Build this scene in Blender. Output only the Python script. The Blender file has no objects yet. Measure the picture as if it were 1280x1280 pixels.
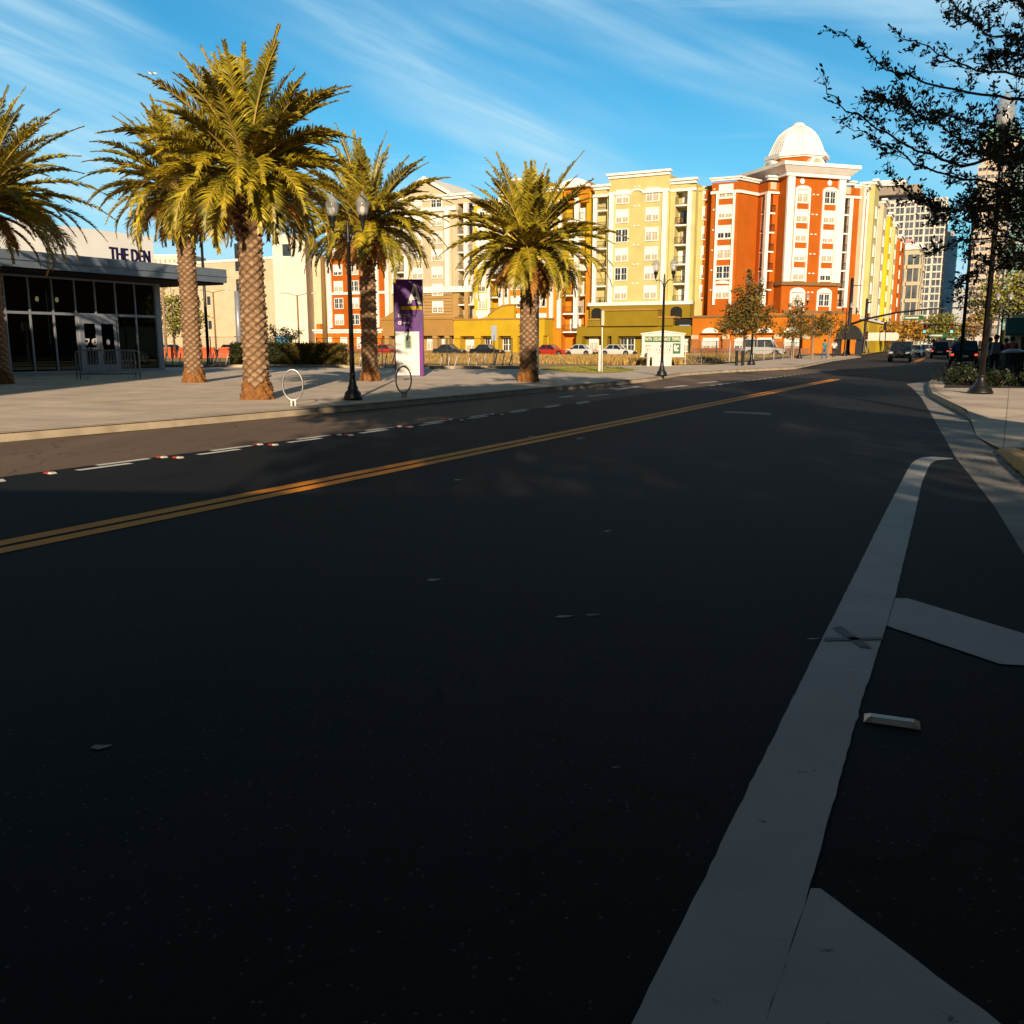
import bpy, math, random
from mathutils import Vector, Matrix
R = math.radians
rnd = random.Random(7)
SC = bpy.context.scene
COL = SC.collection

# ------------------------------------------------------------------ camera, sky, sun, exposure
FPX = 1140.0; EYE = 1.5
PIT = math.atan(210 / FPX)
cd = bpy.data.cameras.new('camera'); cam = bpy.data.objects.new('camera', cd); COL.objects.link(cam)
cam.location = (0, 0, EYE); cam.rotation_euler = (R(90) - PIT, 0, 0)
cd.sensor_fit = 'HORIZONTAL'; cd.sensor_width = 36; cd.lens = 36 * FPX / 1280
cd.clip_start = 0.05; cd.clip_end = 6000
SC.camera = cam
SUN_EL = R(18)
w = bpy.data.worlds.new('World'); SC.world = w; w.use_nodes = True
nt = w.node_tree; N = nt.nodes; L = nt.links
for n_ in list(N): N.remove(n_)
def node(t, **k):
    n = N.new(t)
    for a, b in k.items(): setattr(n, a, b)
    return n
wo = node('ShaderNodeOutputWorld'); bg = node('ShaderNodeBackground')
sky = node('ShaderNodeTexSky', sky_type='NISHITA', sun_disc=False)
sky.sun_elevation = SUN_EL; sky.sun_rotation = R(177.5)
sky.air_density = 1.0; sky.dust_density = 0.3; sky.ozone_density = 2.2
tc = node('ShaderNodeTexCoord'); sep = node('ShaderNodeSeparateXYZ')
L.new(tc.outputs['Generated'], sep.inputs[0])
tint = node('ShaderNodeMix', data_type='RGBA', blend_type='MULTIPLY'); tint.inputs[0].default_value = 1
tint.inputs[7].default_value = (0.30, 1.06, 1.26, 1)
L.new(sky.outputs[0], tint.inputs[6])
# cirrus: noise drawn out along streaks that fall to the right
def wisps(slope, along, across, det, lo, hi, seed, dist):
    mp = node('ShaderNodeMapping', vector_type='TEXTURE'); mp.inputs['Rotation'].default_value = (0, R(slope), 0); mp.inputs['Scale'].default_value = (1 / along, 1, 1 / across)
    mp.inputs['Location'].default_value = (seed * .13, seed * .7, seed * .31)
    L.new(tc.outputs['Generated'], mp.inputs[0])
    no = node('ShaderNodeTexNoise'); no.inputs['Scale'].default_value = 1; no.inputs['Detail'].default_value = det
    no.inputs['Roughness'].default_value = .55; no.inputs['Distortion'].default_value = dist
    L.new(mp.outputs[0], no.inputs[0])
    mr = node('ShaderNodeMapRange', interpolation_type='SMOOTHSTEP'); mr.inputs[1].default_value = lo; mr.inputs[2].default_value = hi
    L.new(no.outputs[0], mr.inputs[0]); return mr
def mth(op, a, b, clamp=False):
    m_ = node('ShaderNodeMath', operation=op, use_clamp=clamp)
    for k, q in enumerate((a, b)):
        if isinstance(q, (int, float)): m_.inputs[k].default_value = q
        else: L.new(q, m_.inputs[k])
    return m_.outputs[0]
w1 = wisps(24, 1.5, 9, 3, .34, .60, 2.0, .25)
w2 = wisps(20, 3.0, 34, 7, .30, .72, 5.3, .5)
w3 = wisps(3, 1.2, 16, 6, .50, .72, 8.8, .3)
m1 = mth('MULTIPLY', w1.outputs[0], mth('ADD', mth('MULTIPLY', w2.outputs[0], .75), .25)); hz = node('ShaderNodeMapRange', interpolation_type='SMOOTHSTEP'); hz.inputs[1].default_value = 0; hz.inputs[2].default_value = .30; hz.inputs[3].default_value = .34; hz.inputs[4].default_value = 0; L.new(sep.outputs[2], hz.inputs[0])
m3 = mth('ADD', mth('MULTIPLY', mth('ADD', m1, mth('MULTIPLY', w3.outputs[0], .6)), .80), hz.outputs[0], True)
cl = node('ShaderNodeMix', data_type='RGBA'); L.new(m3, cl.inputs[0]); L.new(tint.outputs[2], cl.inputs[6])
cl.inputs[7].default_value = (5.2, 7.8, 9.2, 1)
# the sky deepens toward the zenith and behind the photographer
def fall(src, a, b, lo):
    mr = node('ShaderNodeMapRange', interpolation_type='SMOOTHSTEP'); mr.inputs[1].default_value = a; mr.inputs[2].default_value = b; mr.inputs[3].default_value = 1; mr.inputs[4].default_value = lo; L.new(src, mr.inputs[0]); return mr.outputs[0]
dk = mth('MULTIPLY', fall(sep.outputs[2], .38, .70, .24), fall(sep.outputs[1], .25, -.25, .34))
cz = node('ShaderNodeMix', data_type='RGBA', blend_type='MULTIPLY'); cz.inputs[0].default_value = 1; L.new(cl.outputs[2], cz.inputs[6]); L.new(dk, cz.inputs[7])
L.new(cz.outputs[2], bg.inputs[0]); bg.inputs[1].default_value = 0.080
L.new(bg.outputs[0], wo.inputs[0])
sd = bpy.data.lights.new('sun', 'SUN'); so = bpy.data.objects.new('sun', sd); COL.objects.link(so)
sd.energy = 5.0; sd.angle = R(0.53); sd.color = (1.0, 0.82, 0.60)
so.rotation_euler = (R(90) - SUN_EL, 0, R(2.5)); so.location = (0, -40, 30)
SC.view_settings.view_transform = 'Standard'; SC.view_settings.look = 'None'
SC.view_settings.gamma = 1; SC.view_settings.exposure = 0.38
SC.render.engine = 'CYCLES'

# ------------------------------------------------------------------ materials
def mat(name, c, rough=.75, var=.18, ns=3.0, bump=.0, bs=None, metal=0, spec=.4, emis=None, c2=None, island=False):
    m = bpy.data.materials.new(name); m.use_nodes = True
    t = m.node_tree; n = t.nodes; l = t.links; b = n['Principled BSDF']
    b.inputs['Roughness'].default_value = rough; b.inputs['Metallic'].default_value = metal
    b.inputs['Specular IOR Level'].default_value = spec
    tc = n.new('ShaderNodeTexCoord')
    no = n.new('ShaderNodeTexNoise'); no.inputs['Scale'].default_value = ns; no.inputs['Detail'].default_value = 6
    l.new(tc.outputs['Object'], no.inputs[0])
    rp = n.new('ShaderNodeValToRGB'); rp.color_ramp.elements[0].position = .3; rp.color_ramp.elements[1].position = .7
    a = c2 if c2 else tuple(x * (1 - var) for x in c)
    rp.color_ramp.elements[0].color = (*a, 1); rp.color_ramp.elements[1].color = (*[min(1, x * (1 + (0 if c2 else var))) for x in c], 1)
    l.new(no.outputs[0], rp.inputs[0])
    out = rp.outputs[0]
    if island:
        g = n.new('ShaderNodeNewGeometry'); hs = n.new('ShaderNodeHueSaturation')
        mr = n.new('ShaderNodeMapRange'); mr.inputs[3].default_value = .5; mr.inputs[4].default_value = 1.5
        l.new(g.outputs['Random Per Island'], mr.inputs[0]); l.new(mr.outputs[0], hs.inputs['Value'])
        mr2 = n.new('ShaderNodeMapRange'); mr2.inputs[3].default_value = .485; mr2.inputs[4].default_value = .515
        l.new(g.outputs['Random Per Island'], mr2.inputs[0]); l.new(mr2.outputs[0], hs.inputs['Hue'])
        l.new(out, hs.inputs['Color']); out = hs.outputs[0]
    l.new(out, b.inputs['Base Color'])
    if bump:
        nb = n.new('ShaderNodeTexNoise'); nb.inputs['Scale'].default_value = bs or ns * 8; nb.inputs['Detail'].default_value = 4
        l.new(tc.outputs['Object'], nb.inputs[0])
        bp = n.new('ShaderNodeBump'); bp.inputs['Strength'].default_value = bump; bp.inputs['Distance'].default_value = .02
        l.new(nb.outputs[0], bp.inputs['Height']); l.new(bp.outputs[0], b.inputs['Normal'])
    if emis:
        b.inputs['Emission Color'].default_value = (*emis[0], 1); b.inputs['Emission Strength'].default_value = emis[1]
    return m
def stucco(name, c, var=.09): return mat(name, c, .85, var, .5, .15, 14, spec=.2)
M = {}
M['white'] = stucco('white_stucco', (.80, .76, .70)); M['cream'] = stucco('cream_stucco', (.52, .44, .29))
M['pale'] = stucco('pale_yellow_stucco', (.53, .46, .19)); M['olive'] = stucco('olive_stucco', (.25, .17, .012))
M['gold'] = stucco('golden_stucco', (.50, .32, .016)); M['amber'] = stucco('amber_stucco', (.56, .20, .012))
M['red'] = stucco('burnt_orange_stucco', (.43, .100, .007)); M['orange'] = stucco('orange_stucco', (.50, .15, .010))
M['yellow'] = stucco('bright_yellow_stucco', (.66, .44, .02)); M['beige'] = stucco('beige_stucco', (.36, .20, .055))
M['stone'] = stucco('banded_stone', (.40, .25, .09)); M['brown'] = stucco('brown_ledge', (.22, .13, .05))
M['brick'] = mat('brown_brick', (.30, .11, .04), .85, .3, 6, .2)
M['bluegrey'] = stucco('shaded_trim_grey', (.5, .5, .5))
M['sash'] = mat('white_window_frame', (.80, .77, .72), .5, .03, 1)
M['pane'] = mat('blind_behind_glass', (.44, .38, .27), .12, .25, 1.3, spec=.6)
M['paned'] = mat('dark_window_glass', (.035, .04, .045), .06, .4, 1.1, spec=.8)
M['rail'] = mat('black_railing', (.012, .011, .010), .5, .1)
M['black'] = mat('black_painted_metal', (.010, .009, .008), .42, .2, 5, spec=.5)
M['steel'] = mat('galvanised_steel', (.42, .40, .37), .35, .15, 6, metal=.85)
M['galv'] = mat('bright_galvanised_tube', (.50, .48, .45), .45, .1, 6, metal=.25)
M['alu'] = mat('aluminium_frame', (.30, .31, .34), .45, .1, 3, metal=.4)
M['fascia'] = mat('blue_grey_metal_fascia', (.17, .20, .24), .42, .08, 2, metal=.3)
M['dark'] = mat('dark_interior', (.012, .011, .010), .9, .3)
M['leafdark'] = mat('oak_leaf', (.060, .055, .010), .5, .4, 2, island=True, spec=.35)
M['leafgreen'] = mat('street_tree_leaf', (.125, .088, .014), .55, .4, 1.2, island=True)
M['leafgold'] = mat('golden_tree_leaf', (.34, .17, .018), .6, .35, .8, island=True)
M['leafyel'] = mat('yellow_green_leaf', (.22, .20, .03), .6, .35, .8, island=True)
M['leafdk2'] = mat('evergreen_leaf', (.03, .034, .012), .6, .35, .8, island=True)
M['shrub'] = mat('shrub_leaf', (.026, .032, .007), .5, .4, 1.5, island=True)
M['frond'] = mat('palm_leaflet', (.50, .36, .015), .42, .3, 1.2, island=True, spec=.5, c2=(.11, .11, .014))
M['fronddry'] = mat('dry_palm_leaflet', (.46, .19, .03), .6, .3, 2, island=True, c2=(.26, .10, .02))
M['rachis'] = mat('palm_rachis', (.42, .28, .06), .5, .2)
M['bark'] = mat('tree_bark', (.10, .065, .04), .9, .35, 6, .6, 30)
M['paletrunk'] = mat('pale_young_trunk', (.30, .20, .13), .9, .25, 6, .4, 30)
M['drygrass'] = mat('dry_grass_blade', (.36, .22, .06), .8, .35, 2, island=True)
M['green'] = mat('green_sign_face', (.01, .10, .03), .4, .05)
M['paintwhite'] = mat('white_board_paint', (.60, .57, .50), .5, .05)
M['rubber'] = mat('black_rubber', (.012, .012, .012), .8, .1)
M['glasscar'] = mat('tinted_car_glass', (.015, .02, .03), .04, .2, 1, spec=.9)
M['chrome'] = mat('polished_rim', (.5, .5, .5), .25, .1, 2, metal=.9)
M['redlens'] = mat('red_tail_lens', (.5, .02, .01), .2, .1, 2, emis=((1, .10, .04), .9))
M['clearlens'] = mat('clear_head_lens', (.7, .7, .65), .15, .05)
M['skin'] = mat('person_skin', (.35, .18, .10), .6, .08)
M['hair'] = mat('dark_hair', (.02, .013, .01), .7, .2)
def car_paint(n, c): return mat(n, c, .22, .04, .5, spec=.6, metal=.15)

def road_mat(name, base, speck, rough, patchamt):
    m = bpy.data.materials.new(name); m.use_nodes = True
    t = m.node_tree; n = t.nodes; l = t.links; b = n['Principled BSDF']; b.inputs['Roughness'].default_value = rough
    b.inputs['Specular IOR Level'].default_value = .12
    tc = n.new('ShaderNodeTexCoord')
    big = n.new('ShaderNodeTexNoise'); big.inputs['Scale'].default_value = .22; big.inputs['Detail'].default_value = 7; l.new(tc.outputs['Object'], big.inputs[0])
    mpn = n.new('ShaderNodeMapping'); mpn.inputs['Rotation'].default_value = (0, 0, R(28.4)); mpn.inputs['Scale'].default_value = (1.1, .05, 1)
    l.new(tc.outputs['Object'], mpn.inputs[0])
    trk = n.new('ShaderNodeTexNoise'); trk.inputs['Scale'].default_value = .9; trk.inputs['Detail'].default_value = 4; l.new(mpn.outputs[0], trk.inputs[0])
    fine = n.new('ShaderNodeTexNoise'); fine.inputs['Scale'].default_value = 95; fine.inputs['Detail'].default_value = 3; l.new(tc.outputs['Object'], fine.inputs[0])
    vo = n.new('ShaderNodeTexVoronoi'); vo.inputs['Scale'].default_value = 55; l.new(tc.outputs['Object'], vo.inputs[0])
    wn = n.new('ShaderNodeMath'); wn.operation = 'GREATER_THAN'; wn.inputs[1].default_value = .93
    sp = n.new('ShaderNodeSeparateColor'); l.new(vo.outputs['Color'], sp.inputs[0]); l.new(sp.outputs[0], wn.inputs[0])
    small = n.new('ShaderNodeMath'); small.operation = 'LESS_THAN'; small.inputs[1].default_value = .28; l.new(vo.outputs['Distance'], small.inputs[0])
    spk = n.new('ShaderNodeMath'); spk.operation = 'MULTIPLY'; l.new(wn.outputs[0], spk.inputs[0]); l.new(small.outputs[0], spk.inputs[1])
    r1 = n.new('ShaderNodeValToRGB'); r1.color_ramp.elements[0].position = .25; r1.color_ramp.elements[1].position = .75
    k = patchamt
    r1.color_ramp.elements[0].color = (*[x * (1 - k) for x in base], 1); r1.color_ramp.elements[1].color = (*[x * (1 + k) for x in base], 1)
    l.new(big.outputs[0], r1.inputs[0])
    def mul(a, src, lo, hi):
        mr = n.new('ShaderNodeMapRange'); mr.inputs[1].default_value = .3; mr.inputs[2].default_value = .7; mr.inputs[3].default_value = lo; mr.inputs[4].default_value = hi
        l.new(src, mr.inputs[0]); mx = n.new('ShaderNodeMix'); mx.data_type = 'RGBA'; mx.blend_type = 'MULTIPLY'; mx.inputs[0].default_value = 1
        l.new(a, mx.inputs[6]); l.new(mr.outputs[0], mx.inputs[7]); return mx.outputs[2]
    c = mul(r1.outputs[0], trk.outputs[0], .78, 1.2); c = mul(c, fine.outputs[0], .62, 1.4)
    ck = n.new('ShaderNodeTexVoronoi'); ck.feature = 'DISTANCE_TO_EDGE'; ck.inputs['Scale'].default_value = .28
    wv = n.new('ShaderNodeTexNoise'); wv.inputs['Scale'].default_value = 1.3; wv.inputs['Detail'].default_value = 7; l.new(tc.outputs['Object'], wv.inputs[0])
    wm = n.new('ShaderNodeMix'); wm.data_type = 'RGBA'; wm.blend_type = 'LINEAR_LIGHT'; wm.inputs[0].default_value = .5; l.new(tc.outputs['Object'], wm.inputs[6]); l.new(wv.outputs['Color'], wm.inputs[7]); l.new(wm.outputs[2], ck.inputs['Vector'])
    cm = n.new('ShaderNodeMapRange'); cm.inputs[1].default_value = 0; cm.inputs[2].default_value = .006; cm.inputs[3].default_value = .35; cm.inputs[4].default_value = 1; l.new(ck.outputs['Distance'], cm.inputs[0])
    c2_ = n.new('ShaderNodeMix'); c2_.data_type = 'RGBA'; c2_.blend_type = 'MULTIPLY'; c2_.inputs[0].default_value = .8; l.new(c, c2_.inputs[6]); l.new(cm.outputs[0], c2_.inputs[7]); c = c2_.outputs[2]
    mx = n.new('ShaderNodeMix'); mx.data_type = 'RGBA'; l.new(spk.outputs[0], mx.inputs[0]); l.new(c, mx.inputs[6]); mx.inputs[7].default_value = (*speck, 1)
    l.new(mx.outputs[2], b.inputs['Base Color'])
    bp = n.new('ShaderNodeBump'); bp.inputs['Strength'].default_value = .25; bp.inputs['Distance'].default_value = .003
    l.new(fine.outputs[0], bp.inputs['Height']); l.new(bp.outputs[0], b.inputs['Normal'])
    return m
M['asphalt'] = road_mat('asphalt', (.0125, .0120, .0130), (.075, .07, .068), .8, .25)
M['asphalt3'] = road_mat('sunlit_far_asphalt', (.046, .038, .035), (.12, .11, .10), .85, .25)  # lighter copy of the road colour, standing in for sun on the far street
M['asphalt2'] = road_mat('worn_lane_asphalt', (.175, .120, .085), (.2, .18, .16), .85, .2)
def concrete(name, c, jx, jy, rot):
    m = bpy.data.materials.new(name); m.use_nodes = True
    t = m.node_tree; n = t.nodes; l = t.links; b = n['Principled BSDF']; b.inputs['Roughness'].default_value = .85; b.inputs['Specular IOR Level'].default_value = .25
    tc = n.new('ShaderNodeTexCoord'); mp = n.new('ShaderNodeMapping'); mp.inputs['Rotation'].default_value = (0, 0, R(rot)); l.new(tc.outputs['Object'], mp.inputs[0])
    br = n.new('ShaderNodeTexBrick'); br.offset = 0; br.inputs['Scale'].default_value = 1; br.inputs['Brick Width'].default_value = jx; br.inputs['Row Height'].default_value = jy
    br.inputs['Mortar Size'].default_value = .012; br.inputs['Mortar Smooth'].default_value = .3; br.inputs['Bias'].default_value = 0
    br.inputs['Color1'].default_value = (*c, 1); br.inputs['Color2'].default_value = (*[x * .9 for x in c], 1); br.inputs['Mortar'].default_value = (*[x * .45 for x in c], 1)
    l.new(mp.outputs[0], br.inputs[0])
    no = n.new('ShaderNodeTexNoise'); no.inputs['Scale'].default_value = .8; no.inputs['Detail'].default_value = 8; no.inputs['Roughness'].default_value = .65; l.new(tc.outputs['Object'], no.inputs[0])
    mr = n.new('ShaderNodeMapRange'); mr.inputs[1].default_value = .3; mr.inputs[2].default_value = .7; mr.inputs[3].default_value = .74; mr.inputs[4].default_value = 1.14; l.new(no.outputs[0], mr.inputs[0])
    mx = n.new('ShaderNodeMix'); mx.data_type = 'RGBA'; mx.blend_type = 'MULTIPLY'; mx.inputs[0].default_value = 1; l.new(br.outputs[0], mx.inputs[6]); l.new(mr.outputs[0], mx.inputs[7])
    l.new(mx.outputs[2], b.inputs['Base Color'])
    nb = n.new('ShaderNodeTexNoise'); nb.inputs['Scale'].default_value = 60; l.new(tc.outputs['Object'], nb.inputs[0])
    bp = n.new('ShaderNodeBump'); bp.inputs['Strength'].default_value = .25; bp.inputs['Distance'].default_value = .004; l.new(nb.outputs[0], bp.inputs['Height']); l.new(bp.outputs[0], b.inputs['Normal'])
    return m
M['walk'] = concrete('sidewalk_concrete', (.70, .56, .43), 3.0, 1.6, 28.4)
M['curb'] = mat('curb_concrete', (.40, .32, .22), .85, .22, 2.2, .3, 40)
M['curbyel'] = mat('worn_yellow_curb_paint', (.50, .24, .02), .7, .35, 9, .3, 50, c2=(.30, .19, .08))
M['gutter'] = mat('gutter_concrete', (.27, .235, .20), .8, .3, 1.6, .3, 40)
def paintmat(name, c, wear):
    m = mat(name, c, .7, .10, 2.5, .06, 90, spec=.25)
    t = m.node_tree; n = t.nodes; l = t.links; b = n['Principled BSDF']
    src = b.inputs['Base Color'].links[0].from_socket
    tc = n.new('ShaderNodeTexCoord'); no = n.new('ShaderNodeTexNoise'); no.inputs['Scale'].default_value = 7; no.inputs['Detail'].default_value = 9; no.inputs['Roughness'].default_value = .75
    l.new(tc.outputs['Object'], no.inputs[0])
    mr = n.new('ShaderNodeMapRange'); mr.inputs[1].default_value = wear; mr.inputs[2].default_value = wear + .04; l.new(no.outputs[0], mr.inputs[0])
    mx = n.new('ShaderNodeMix'); mx.data_type = 'RGBA'; l.new(mr.outputs[0], mx.inputs[0]); l.new(src, mx.inputs[6]); mx.inputs[7].default_value = (.06, .055, .05, 1)
    l.new(mx.outputs[2], b.inputs['Base Color']); return m
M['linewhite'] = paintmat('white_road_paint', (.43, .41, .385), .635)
M['lineyel'] = paintmat('yellow_road_paint', (.95, .31, .004), .67)
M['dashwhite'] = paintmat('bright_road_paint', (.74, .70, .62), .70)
M['grass'] = mat('short_grass', (.16, .13, .025), .9, .4, 3, .8, 60)
M['field'] = mat('dry_field', (.36, .23, .075), .9, .35, 1.2, .8, 40)

# ------------------------------------------------------------------ mesh helpers
class MB:
    def __init__(s, fr=None): s.v = []; s.f = []; s.fr = fr
    def P(s, p):
        if s.fr is None: return p
        ox, oy, ca, sa = s.fr
        return (ox + p[0] * ca - p[1] * sa, oy + p[0] * sa + p[1] * ca, p[2])
    def add(s, vs, fs):
        b = len(s.v); s.v += [s.P(tuple(q)) for q in vs]; s.f += [tuple(b + i for i in q) for q in fs]; return s
    def box(s, x0, x1, y0, y1, z0, z1):
        return s.add([(x0, y0, z0), (x1, y0, z0), (x1, y1, z0), (x0, y1, z0), (x0, y0, z1), (x1, y0, z1), (x1, y1, z1), (x0, y1, z1)],
                     [(0, 3, 2, 1), (4, 5, 6, 7), (0, 1, 5, 4), (1, 2, 6, 5), (2, 3, 7, 6), (3, 0, 4, 7)])
    def prism(s, poly, z0, z1):
        n = len(poly)
        zz0 = z0 if isinstance(z0, (list, tuple)) else [z0] * n; zz1 = z1 if isinstance(z1, (list, tuple)) else [z1] * n
        return s.add([(p[0], p[1], zz0[i]) for i, p in enumerate(poly)] + [(p[0], p[1], zz1[i]) for i, p in enumerate(poly)],
                     [tuple(range(n - 1, -1, -1)), tuple(range(n, 2 * n))] + [(i, (i + 1) % n, n + (i + 1) % n, n + i) for i in range(n)])
    def prof(s, pts, y0, y1):
        """outline in x,z extruded along y"""
        n = len(pts)
        return s.add([(p[0], y0, p[1]) for p in pts] + [(p[0], y1, p[1]) for p in pts],
                     [tuple(range(n)), tuple(range(2 * n - 1, n - 1, -1))] + [((i + 1) % n, i, n + i, n + (i + 1) % n) for i in range(n)])
    def tube(s, pts, r, seg=8, caps=True):
        pts = [Vector(p) for p in pts]; n = len(pts)
        rr = r if isinstance(r, (list, tuple)) else [r] * n
        vs = []; fs = []
        up = Vector((0, 0, 1)); prev = None
        for i, p in enumerate(pts):
            d = (pts[min(i + 1, n - 1)] - pts[max(i - 1, 0)])
            if d.length < 1e-9: d = Vector((0, 0, 1))
            d.normalize()
            a = prev - d * prev.dot(d) if prev is not None else (d.cross(up) if abs(d.z) < .95 else Vector((1, 0, 0)))
            if a.length < 1e-6: a = d.orthogonal()
            a.normalize(); b = d.cross(a); prev = a
            for k in range(seg):
                t = 2 * math.pi * k / seg
                vs.append(tuple(p + (a * math.cos(t) + b * math.sin(t)) * rr[i]))
        for i in range(n - 1):
            for k in range(seg):
                fs.append((i * seg + k, i * seg + (k + 1) % seg, (i + 1) * seg + (k + 1) % seg, (i + 1) * seg + k))
        if caps: fs += [tuple(range(seg - 1, -1, -1)), tuple((n - 1) * seg + k for k in range(seg))]
        return s.add(vs, fs)
    def lathe(s, prof, c=(0, 0, 0), seg=20):
        vs = []; fs = []
        for r, z in prof:
            for k in range(seg):
                t = 2 * math.pi * k / seg; vs.append((c[0] + r * math.cos(t), c[1] + r * math.sin(t), c[2] + z))
        n = len(prof)
        for i in range(n - 1):
            for k in range(seg): fs.append((i * seg + k, i * seg + (k + 1) % seg, (i + 1) * seg + (k + 1) % seg, (i + 1) * seg + k))
        fs += [tuple(range(seg - 1, -1, -1)), tuple((n - 1) * seg + k for k in range(seg))]
        return s.add(vs, fs)
    def mesh(s, name, smooth=False):
        me = bpy.data.meshes.new(name); me.from_pydata(s.v, [], s.f); me.update()
        if smooth: me.shade_smooth()
        return me
    def build(s, name, m, parent=None, loc=(0, 0, 0), rz=0, smooth=False):
        return link(name, s.mesh(name, smooth), m, parent, loc, rz)
def link(name, me, m=None, parent=None, loc=(0, 0, 0), rz=0):
    if m is not None and not me.materials: me.materials.append(M[m] if isinstance(m, str) else m)
    o = bpy.data.objects.new(name, me); COL.objects.link(o)
    o.location = loc; o.rotation_euler = (0, 0, rz); o.parent = parent
    return o
def tag(o, label, cat, group=None, kind=None):
    o['label'] = label; o['category'] = cat
    if group: o['group'] = group
    if kind: o['kind'] = kind
    return o
def thing(name, label, cat, loc=(0, 0, 0), rz=0, group=None):
    o = bpy.data.objects.new(name, None); COL.objects.link(o); o.empty_display_size = .3
    o.location = loc; o.rotation_euler = (0, 0, rz)
    return tag(o, label, cat, group)
def struct(name, mb, m):
    o = mb.build(name, m); o['kind'] = 'structure'; return o
def smooth_angle(o):
    o.data.shade_smooth()
_text = {}
def text_mesh(txt, size, depth=.01, bold=0):
    cu = bpy.data.curves.new('t', 'FONT'); cu.body = txt; cu.size = size; cu.extrude = depth; cu.offset = bold
    cu.align_x = 'CENTER'; cu.resolution_u = 4
    ob = bpy.data.objects.new('t', cu); COL.objects.link(ob)
    dg = bpy.context.evaluated_depsgraph_get(); dg.update()
    me = bpy.data.meshes.new_from_object(ob.evaluated_get(dg)); bpy.data.objects.remove(ob); bpy.data.curves.remove(cu)
    me.materials.clear()
    me.transform(Matrix.Rotation(R(90), 4, 'X'))     # stands up, reads from -y
    return me
# pixel of the 1280 photograph -> point on the horizontal plane z (used to survey the place once)
def G(px, py, z=0.0):
    u = (px - 640) / FPX; v = (640 - py) / FPX
    d = (u, math.cos(PIT) + v * math.sin(PIT), -math.sin(PIT) + v * math.cos(PIT))
    t = (z - EYE) / d[2]; return (d[0] * t, d[1] * t)
def at(px, D): return ((px - 640) / 1159 * D, D)
# ------------------------------------------------------------------ ground, road, pavements
TR = R(28.4)                       # near street runs 28.4 deg right of the view
U = (math.sin(TR), math.cos(TR)); V = (math.cos(TR), -math.sin(TR))     # along, across (right)
def RD(s, t): return (U[0] * s + V[0] * t, U[1] * s + V[1] * t)
def sheet(name, poly, z, m):
    mb = MB(); mb.add([(p[0], p[1], z) for p in poly], [tuple(range(len(poly)))]); return struct(name, mb, m)
def ccw(poly):
    a = sum(poly[i][0] * poly[(i + 1) % len(poly)][1] - poly[(i + 1) % len(poly)][0] * poly[i][1] for i in range(len(poly)))
    return poly if a > 0 else poly[::-1]
sheet('ground', [(-2500, -300), (2500, -300), (2500, 4500), (-2500, 4500)], -.012, 'field')
# road: near street, then the far street bending 2 deg to the left
road = [(-60, -80), (8, -80), (8.0, -30), (6, 4.0), (5.2, 8.56), (6.4, 12.0), (9.35, 19.3), (14.4, 31.8), (18.7, 38.9), (26.6, 54.9), (38, 70), (58, 100), (150, 300), (900, 1900),
        (870, 1915), (130, 310), (40, 110), (28.5, 82), (17.16, 55.9), (11.23, 48.84), (8.01, 43.92), (5.8, 38.16), (3.45, 33.08), (0.49, 28.24), (-1.67, 23.94), (-3.31, 21.03), (-5.19, 18.53), (-6.27, 16.25), (-7.94, 14.1), (-16, -1), (-60, -75)]
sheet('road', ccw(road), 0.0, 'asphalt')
sheet('far_road', ccw([(8.4, 44.6), (11.5, 48.6), (17.6, 55.9), (28.8, 82), (40.2, 110), (150, 330), (870, 1915), (900, 1900), (150, 300), (58, 100), (38, 70), (26.0, 55), (19.4, 41.5), (17.4, 38.4)]), .0022, 'asphalt3')  # paler sheet over the far road, sunlight put into its colour
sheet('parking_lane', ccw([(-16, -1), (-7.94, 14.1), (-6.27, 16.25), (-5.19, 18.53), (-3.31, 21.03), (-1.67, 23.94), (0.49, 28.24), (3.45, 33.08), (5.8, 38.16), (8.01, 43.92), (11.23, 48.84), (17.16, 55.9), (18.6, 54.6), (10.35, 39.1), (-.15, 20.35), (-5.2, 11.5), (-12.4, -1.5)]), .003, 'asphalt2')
CURB = [(-16, -1.0), (-7.94, 14.1), (-6.27, 16.6), (-5.0, 18.7), (-3.31, 21.35), (-1.67, 24.2), (0.49, 28.24), (3.45, 33.28), (5.6, 37.4), (8.01, 43.92), (11.23, 48.84), (17.16, 55.9), (28.5, 82), (40, 106)]
HS = .14
# left sidewalk: top sheet and a curb with a rounded nose
left = CURB + [(36, 112), (24, 84), (13.4, 61.5), (4.2, 58.5), (-6, 58), (-60, 58), (-60, -1)]
sheet('sidewalk', ccw(left), HS, 'walk')
def curb_strip(name, pts, side, m, w_=.20, h=HS + .004, hs=None):
    mb = MB(); n = len(pts); vs = []; prof = [(0.0, 0.0), (.02, .6), (.035, .9), (.07, 1.0), (w_, 1.0)]
    for i, p in enumerate(pts):
        a = Vector(pts[max(i - 1, 0)]); b = Vector(pts[min(i + 1, n - 1)]); d = (b - a).normalized()
        nn = Vector((-d.y, d.x)) * side; hh = hs[i] if hs else h
        for q, k in prof: vs.append((p[0] + nn.x * q, p[1] + nn.y * q, max(.002, hh * k)))
    k = len(prof); fs = []
    for i in range(n - 1):
        for j in range(k - 1):
            q = (i * k + j, (i + 1) * k + j, (i + 1) * k + j + 1, i * k + j + 1); fs.append(q if side < 0 else q[::-1])
    mb.add(vs, fs); return struct(name, mb, m)
def dense(pts, n=4):
    out = []
    for i in range(len(pts) - 1):
        for k in range(n): out.append(tuple(pts[i][j] + (pts[i + 1][j] - pts[i][j]) * k / n for j in range(2)))
    return out + [pts[-1]]
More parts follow.
